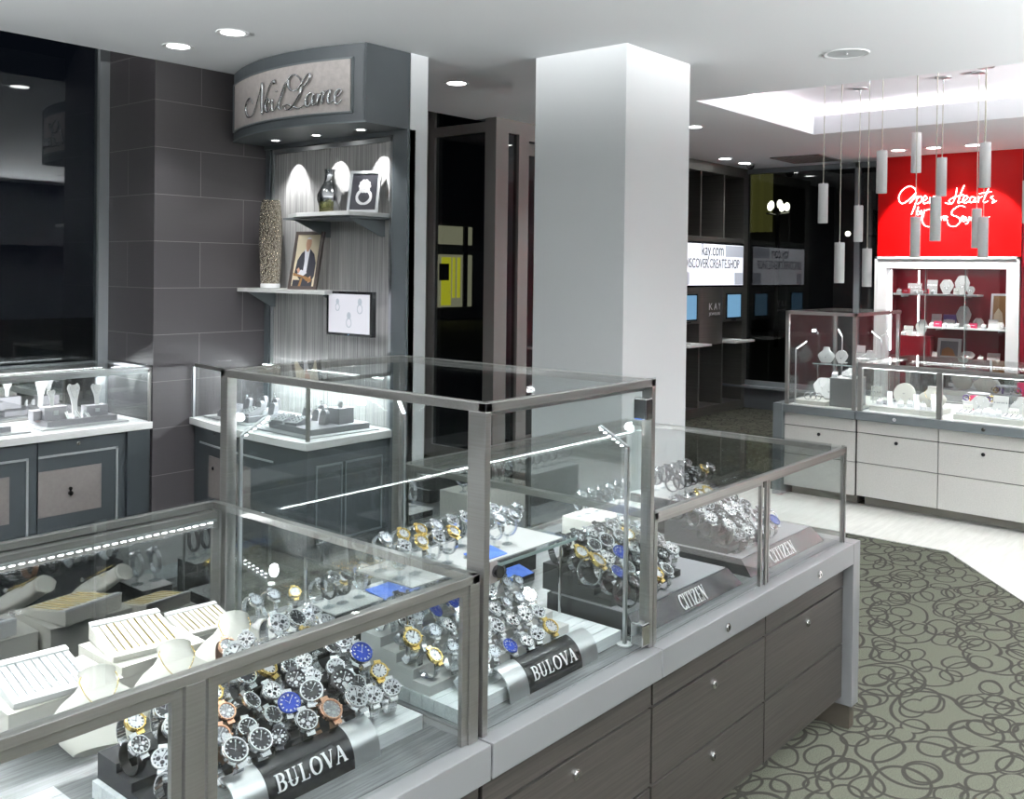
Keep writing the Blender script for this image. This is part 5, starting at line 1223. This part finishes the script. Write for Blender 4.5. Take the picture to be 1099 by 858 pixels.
# under-window slate case
pz = .6606
tag(MB().box(2.50, 3.02, 5.545, 5.90, pz, .668).build('display_mat', 'light_grey'), 'flat grey mat in the wall case under the window', 'mat')
tag(MB().box(1.90, 2.44, 5.545, 5.90, pz, .668).build('display_mat', 'light_grey'), 'flat grey mat at the left edge of the wall case', 'mat')
block(2.56, 2.98, 5.61, 5.84, .6684, .700, 'low grey suede platform in the wall case under the window', 'grey_suede', 'grey_suede')
block(2.02, 2.36, 5.61, 5.84, .6684, .700, 'low grey suede platform cut by the left edge of the photo', 'grey_suede', 'grey_suede')
def sq(px, py, y): p = at(px, py, y=y); return p.x
for (a, b_, hh, lab) in ((33, 48, .055, 'small grey box at the left of the wall case platform'), (45, 69, .075, 'wide grey box with a badge, left half of the wall case platform'), (90, 113, .060, 'wide grey box with a badge, right half of the wall case platform')):
    y = 5.70 if a != 33 else 5.74; xa_, xb_ = sq(a, 440, y), sq(b_, 440, y)
    if a == 33: xb_ = sq(45, 440, y) - .004
    t = block(xa_, xb_, y - .035, y + .035, .7004, .7004 + hh, lab, 'grey_suede', 'grey_suede', 'display_box')
    if a != 33: MB().box(-.014, .014, -.0365, -.0355, hh * .35, hh * .72).build('badge', 'alu', t)
GB.put((sq(56, 430, 5.70), 5.70, .7758), (0, 0, R(10)), 'small pale bust on the left badge box in the wall case', None, (.42, .42, .50)); GB.put((sq(103, 430, 5.71), 5.70, .7608), (0, 0, R(-12)), 'pale bust on the right badge box in the wall case', None, (.50, .50, .66))
GB.put((sq(81, 430, 5.78), 5.79, .7004), (0, 0, 0), 'tall pale bust standing at the back centre of the wall case platform', None, (.62, .62, .98))
for k, px in enumerate((71.5, 83, 91)): RMP.put((sq(px, 440, 5.66) + .006 * k, 5.665, .7004), (0, 0, R(8)), 'white bracelet ramp, %s of three between the badge boxes' % ('left', 'middle', 'right')[k], 'bracelet ramps in the wall case', (.62, .62, .72 if k == 0 else .45))
TRG.put((2.12, 5.70, .7004), (0, 0, R(10)), 'slanted grey ring tray at the left edge of the photo', 'grey ring trays')
# bow-front slate case
def poly_mat(pts, z0, z1, lab, name, mt):
    return tag(MB().prism(pts, z1 - z0, up_(z0)).build(name, mt), lab, 'mat' if 'mat' in name else 'display platform')
poly_mat([(3.40, 4.90), (3.78, 4.84), (3.86, 5.38), (3.43, 5.38)], .6606, .666, 'flat grey mat, left of two under the script sign', 'display_mat', 'light_grey')
poly_mat([(3.36, 4.27), (3.86, 4.24), (3.86, 4.76), (3.38, 4.82)], .6606, .666, 'flat grey mat, right of two under the script sign', 'display_mat', 'light_grey')
poly_mat([(3.455, 4.95), (3.75, 4.92), (3.80, 5.33), (3.49, 5.33)], .6664, .70, 'grey suede platform, left of two under the script sign', 'display_platform', 'grey_suede')
poly_mat([(3.42, 4.32), (3.84, 4.30), (3.84, 4.72), (3.45, 4.74)], .6664, .70, 'grey suede platform, right of two under the script sign', 'display_platform', 'grey_suede')
for k, (x, y, lab) in enumerate(((3.53, 5.24, 'leftmost slanted grey ring tray under the script sign'), (3.52, 5.03, 'second slanted grey ring tray from left under the script sign'), (3.50, 4.67, 'slanted grey ring tray at the front of the right platform'), (3.50, 4.54, 'slanted grey ring tray nearest the dark corner post'))):
    TRG.put((x, y, .7004), (0, 0, R(-78)), lab, 'grey ring trays', (1.05, 1.05, 1.25))
for k, (x, y) in enumerate(((3.66, 5.26), (3.71, 5.17), (3.64, 5.11), (3.70, 5.03), (3.64, 4.97))): ARC_.put((x, y, .7004), (0, 0, R(-80)), 'arched grey ring stand, %s from left on the left platform under the sign' % ordn(k), 'arched ring stands', (1, 1, .9 + .25 * (k % 2)))
for k, (x, y) in enumerate(((3.67, 4.68), (3.73, 4.61), (3.66, 4.57), (3.60, 4.43))): ARC_.put((x, y, .7004), (0, 0, R(-80)), 'arched grey ring stand, %s from left on the right platform under the sign' % ordn(k), 'arched ring stands', (1, 1, .9 + .2 * (k % 2)))
t = block(3.66, 3.77, 4.36, 4.46, .7004, .79, 'tall grey suede box at the right end under the script sign', 'grey_suede', 'grey_suede', 'display_box')
ARW.put((3.715, 4.41, .7904), (0, 0, R(-80)), 'small ring stand on the tall grey box under the script sign', None, (.6, .6, .6))

# white counter: placed in the low case's own frame
def W(x, y, z): return wpt(x, y, z, (6.665, 2.487), WHT_R)
def wrow(p, x, y, z, rz, lab, group=None, s_=(1, 1, 1)): return p.put(W(x, y, z), (0, 0, WHT_R + R(rz)), lab, group, s_)
for k, x0 in enumerate((.05, .61)):
    c = W(x0 + .225, .26, .6606); t = thing('display_platform', ('cream platform in the left bay of the low jewellery case', 'cream platform in the right bay of the low jewellery case')[k], 'display platform', c, WHT_R, 'cream platforms in the low jewellery case')
    MB().box(-.225, .225, -.15, .15, 0, .036).build('body', 'cream', t, bevel=.002); MB().box(-.215, .215, -.14, .14, .036, .039).build('pad', 'light_grey', t)
pz = .6998
dsk = thing('display_disc', 'round cream disc standing in the left bay, bracelets around it', 'necklace display', W(.215, .30, pz), WHT_R)
MB().prism(arc2(0, .072, .075, .075, -70, 250, 26), .018, lambda u, v, k: (u, k + v * .2, v + .001)).build('disc', 'ivory', dsk, bevel=.003); MB().lathe([(0, -.002), (.010, .002), (0, .006)], (0, .008, .075), 8).build('brooch', 'gem', dsk)
wrow(IV, .40, .32, pz, -8, 'large cream bust in the left bay of the low jewellery case', None, (.95, .9, .72))
for k, (x, y, h) in enumerate(((.165, .19, 1.1), (.345, .185, 1.05), (.455, .20, 1.15))): wrow(RMP, x, y, pz, 25, 'white bracelet ramp, %s from left in the left bay of the low jewellery case' % ordn(k), 'white ramps in the low jewellery case', (1, 1, h))
for k, (x, y) in enumerate(((.09, .20), (.245, .17), (.285, .23), (.40, .165))): wrow(RBX, x, y, pz, 10 * k, 'small white ring block, %s from left in the left bay' % ordn(k), 'ring blocks in the left bay', (1.3, 1.3, 1.3))
wrow(TRG, .10, .27, pz, 0, 'small grey ring tray at the left end of the left bay platform', None, (.5, .7, .5))
wrow(SHD, .715, .30, pz, -5, 'white shield display with a pink box behind, right bay', None, (.85, .85, .70)); 
pk = block(0, .055, 0, .04, 0, .10, 'upright pink box behind the shield display in the right bay', 'pink_box', 'pink_box', 'gift_box'); pk.location = W(.665, .365, pz); pk.rotation_euler = (0, 0, WHT_R + R(15))
wrow(BRD, .645, .285, pz, 10, 'white earring card left of the shield display, right bay', None, (.8, .8, .8)); wrow(BRD, .835, .33, pz, 0, 'large grey-white earring board in the middle of the right bay', None, (1.25, 1, 1.35)); wrow(WB, .955, .32, pz, -10, 'small white bust at the right of the right bay', None, (.6, .6, .62))
wrow(TWH, .665, .18, pz, 0, 'slanted white tray at the front left of the right bay', 'white trays in the right bay', (1.05, 1, 1)); wrow(TWH, .945, .18, pz, 0, 'slanted white tray at the front right of the right bay', 'white trays in the right bay', (1.05, 1, 1))
for k in range(4): wrow(RBX, .745 + .04 * k, .175 + .012 * (k % 2), pz, 5 * k, 'small white ring block, %s from left in the right bay' % ordn(k), 'ring blocks in the right bay', (1.25, 1.25, 1.2))
for k in range(2): wrow(BRC, .66 + .28 * k, .235, pz, 0, 'little cream earring card behind the %s white tray' % ('left', 'right')[k], 'cream cards in the right bay', (1.1, 1, .8))
gs = thing('jewelry_turntable', 'round two-tier stand of coloured bracelets at the back of the right bay', 'jewelry stand', W(.62, .60, .6606))
MB().lathe([(.03, 0), (.03, .06), (.10, .065), (.105, .075), (.03, .078), (.03, .12), (.07, .124), (.072, .132), (0, .134)], seg=32).build('stand', 'light_grey', gs, smooth=True)
for k in range(9):
    a = 2 * math.pi * k / 9; MB().tube([(.082 * math.cos(a) + .018 * math.cos(R(q)) * math.cos(a), .082 * math.sin(a) + .018 * math.cos(R(q)) * math.sin(a), .098 + .018 * math.sin(R(q))) for q in range(0, 360, 30)], .004, 6, closed=True).build('bracelet', ('purple', 'gold', 'steel_b')[k % 3], gs, smooth='all')
# tall white case
def V_(x, y, z): return wpt(x, y, z)
def vput(p, x, y, z, rz, lab, s_=(1, 1, 1), rx=0): return p.put(V_(x, y, z), (rx, 0, RZ + R(rz)), lab, None, s_)
pz = .6606
t = block(0, .17, 0, .24, 0, .205, 'large grey-green block in the tall jewellery case', 'white_suede', 'counter_grey'); t.location = V_(.375, .26, pz); t.rotation_euler = (0, 0, RZ)
t = thing('display_platform', 'cream platform at the front left of the tall jewellery case', 'display platform', V_(.16, .24, pz), RZ); MB().box(-.12, .12, -.14, .14, 0, .03).build('body', 'cream', t, bevel=.002)
vput(SHD, .15, .34, .6958, 12, 'left white bust tilted back in the tall jewellery case', (1, 1, 1.1), R(-30)); vput(SHD, .235, .24, .6958, 6, 'right smaller white bust tilted back in the tall jewellery case', (.75, .8, .95), R(-30))
for k, x in enumerate((.13, .17, .21)):
    b = thing('bangle', 'silver bangle, %s of three on the cream platform' % ('left', 'middle', 'right')[k], 'bracelet', V_(x, .135, .6908), RZ + R(40 + 15 * k), 'bangles on the cream platform'); MB().tube([(.026 * math.cos(R(q)), 0, .0295 + .026 * math.sin(R(q))) for q in range(0, 360, 20)], .0035, 8, closed=True).build('hoop', 'steel_b', b, smooth='all')
vput(WB, .36, .26, .866, -20, 'small white bust lying on the grey-green block', (.5, .5, .40), R(-35)); 
for k, x in enumerate((.31, .43)): vput(RBX, x, .18 + .02 * k, .866, 10, 'small ring block on the %s of the grey-green block' % ('left', 'right')[k], (1.4, 1.4, 1.3))
shf = thing('glass_shelf', 'clear glass shelf in the tall jewellery case', 'shelf', (6.65, 3.01, 0), RZ)
MB().box(.03, .49, .45, .88, .925, .932).build('shelf_board', 'glass', shf); MB().box(.03, .49, .448, .45, .925, .932).build('front_edge', 'glass_edge', shf)
for x in (.05, .47):
    for y in (.50, .84): MB().cyl((x, y, .662), (x, y, .925), .004, 8).build('support_rod', 'chrome', shf)
vput(WB, .09, .56, .9324, 10, 'white bust at the left end of the jewellery case glass shelf', (.6, .6, .6)); vput(SHS, .20, .58, .9324, 0, 'small shield display in the middle of the jewellery case glass shelf'); vput(WB, .40, .60, .9324, -12, 'white bust at the right end of the jewellery case glass shelf', (.7, .7, .55))
vput(BRD, .30, .66, .9324, 0, 'tall white earring board on the jewellery case glass shelf', (1.2, 1, 1.6))
for k, x in enumerate((.08, .42)): vput(BRC, x, .70, pz, 0, 'cream card at the deep %s of the tall jewellery case' % ('left', 'right')[k], (1.4, 1, 1.6))

# niche displays: face -X
NR = R(-90)
def nput(p, px, z, lab, s_=(1, 1, 1), x=10.68, group=None, rz=0): return p.put((x, at(px, 330, x=x).y, z), (0, 0, NR + R(rz)), lab, group, s_)
zu, zl, zf = 1.4134, 1.0734, .7404
nput(BRD, 981, zu, 'wide white earring board on the upper niche shelf', (1.9, 1, 1.25)); nput(BRD, 1000, zu, 'tall white earring board, right of the wide one, upper niche shelf', (1.4, 1, 1.7), 10.71)
nput(SHD, 1015.5, zu, 'shield display, left of two on the upper niche shelf', (.95, .9, 1.0)); nput(SHD, 1032, zu, 'taller shield display at the right of the upper niche shelf', (1.0, 1, 1.3), 10.70)
nput(SHS, 1041.5, zu, 'small shield display at the right end of the upper niche shelf', (.8, 1, .9), 10.62); nput(BRC, 1026, zu, 'cream card between the shield displays, upper niche shelf', (1.0, 1, 1.0), 10.62)
def gift(px, z, lab, w_=.07, h=.05, x=10.615, mt='red_box'):
    y = at(px, 330, x=x).y; t = block(x - .02, x + .02, y - w_ / 2, y + w_ / 2, z, z + h, lab, mt, mt, 'gift_box'); MB().box(-.0215, -.0205, -w_ * .28, w_ * .28, h * .45, h * .60).build('printed_line', 'white', t)
gift(972.5, zu, 'dark red box before the wide board, upper niche shelf'); gift(993.5, zu, 'dark red box before the tall board, upper niche shelf', .055)
for k, px in enumerate((964.5, 982, 989, 1001)): nput(RBX, px, zu, 'small white ring block, %s from left on the upper niche shelf' % ordn(k), (1.5, 1.5, 1.4), 10.60, 'ring blocks on the upper niche shelf')
nput(BRD, 1005, zl, 'white earring board at the left of the lower niche shelf', (1.3, 1, 1.5)); gift(1007, zl, 'bright pink-red box at the left of the lower niche shelf', .072, .058, mt='pink_box'); gift(1020, zl, 'dark purple box behind the displays on the lower niche shelf', .12, .125, 10.75, 'purple')
nput(SHD, 1034, zl, 'tall shield display in the centre of the lower niche shelf', (1.0, 1, 1.45), 10.72); nput(SHS, 1050, zl, 'small shield display right of centre, lower niche shelf', (1.05, 1, 1.05), 10.68); nput(BRD, 1018.5, zl, 'low wide white board on the lower niche shelf', (1.5, 1, .85), 10.66)
gift(1045, zl, 'bright red box right of centre, lower niche shelf', .068, .052, mt='pink_box'); nput(BRD, 1066, zl, 'white board before the framed picture, lower niche shelf', (1.2, 1, 1.1), 10.64); nput(SHS, 1074, zl, 'small shield display at the right end of the lower niche shelf', (.7, 1, .7), 10.61)
for k, px in enumerate((1000, 1014, 1027, 1037, 1040, 1056)): nput(RBX, px, zl, 'small white ring block, %s from left on the lower niche shelf' % ordn(k), (1.5, 1.5, 1.4), 10.60, 'ring blocks on the lower niche shelf')
def art_pic(cols):
    def f_(t, w_, h, bw):
        flat(t, 'print', cols[0], [(-w_ / 2, bw), (w_ / 2, bw), (w_ / 2, bw + h), (-w_ / 2, bw + h)], .008)
        flat(t, 'printed_shape', cols[1], [(-w_ * .42, bw), (w_ * .38, bw), (w_ * .2, bw + h * .45), (-w_ * .1, bw + h * .6), (-w_ * .4, bw + h * .4)], .0066)
        MB().box(-.02, .02, .012, .06, .01, .02).build('easel_back', 'black', t)
    return f_
y_ = at(1073, 330, x=10.74).y
frame_flat('picture_frame', 'white framed photo with warm tones at the right of the lower niche shelf', 'picture frame', (10.70, y_, zl), .17, .36, NR, R(-10), .014, .022, 'white', art_pic(('print_brown', 'print_cream')))
y_ = at(1018.5, 380, x=10.70).y
frame_flat('picture_frame', 'silver framed grey-blue photo on the red ledge of the niche', 'picture frame', (10.68, y_, zf), .235, .215, NR, R(-10), .014, .030, 'alu', art_pic(('dial_grey', 'print_brown')))
nput(BRD, 1000, zf, 'white board left of the silver frame on the red ledge', (1.5, 1, .8), 10.64); nput(SHS, 1039, zf, 'low shield display on the red ledge right of the silver frame', (1.5, 1, .95), 10.66); nput(BRD, 1067, zf, 'white board at the right of the red ledge', (1.6, 1, 1.0), 10.66)
nput(RBX, 1053, zf, 'small white ring block on the red ledge', (1.8, 1.8, 1.5), 10.62)
t = block(10.575, 10.72, at(1000, 350, x=10.62).y, at(966, 350, x=10.62).y, zf, .965, 'red block at the left side of the niche', 'red_wall', 'red_wall')
nput(SHD, 989, .9654, 'shield display on the red block at the left of the niche', (.85, 1, 1.15), 10.66); nput(BRD, 975, .9654, 'white board on the red block at the left of the niche', (1.3, 1, 1.2), 10.66)
for k, px in enumerate((970, 982)): nput(RBX, px, .9654, 'small white ring block on the %s of the red block' % ('left', 'right')[k], (1.6, 1.6, 1.6), 10.60)
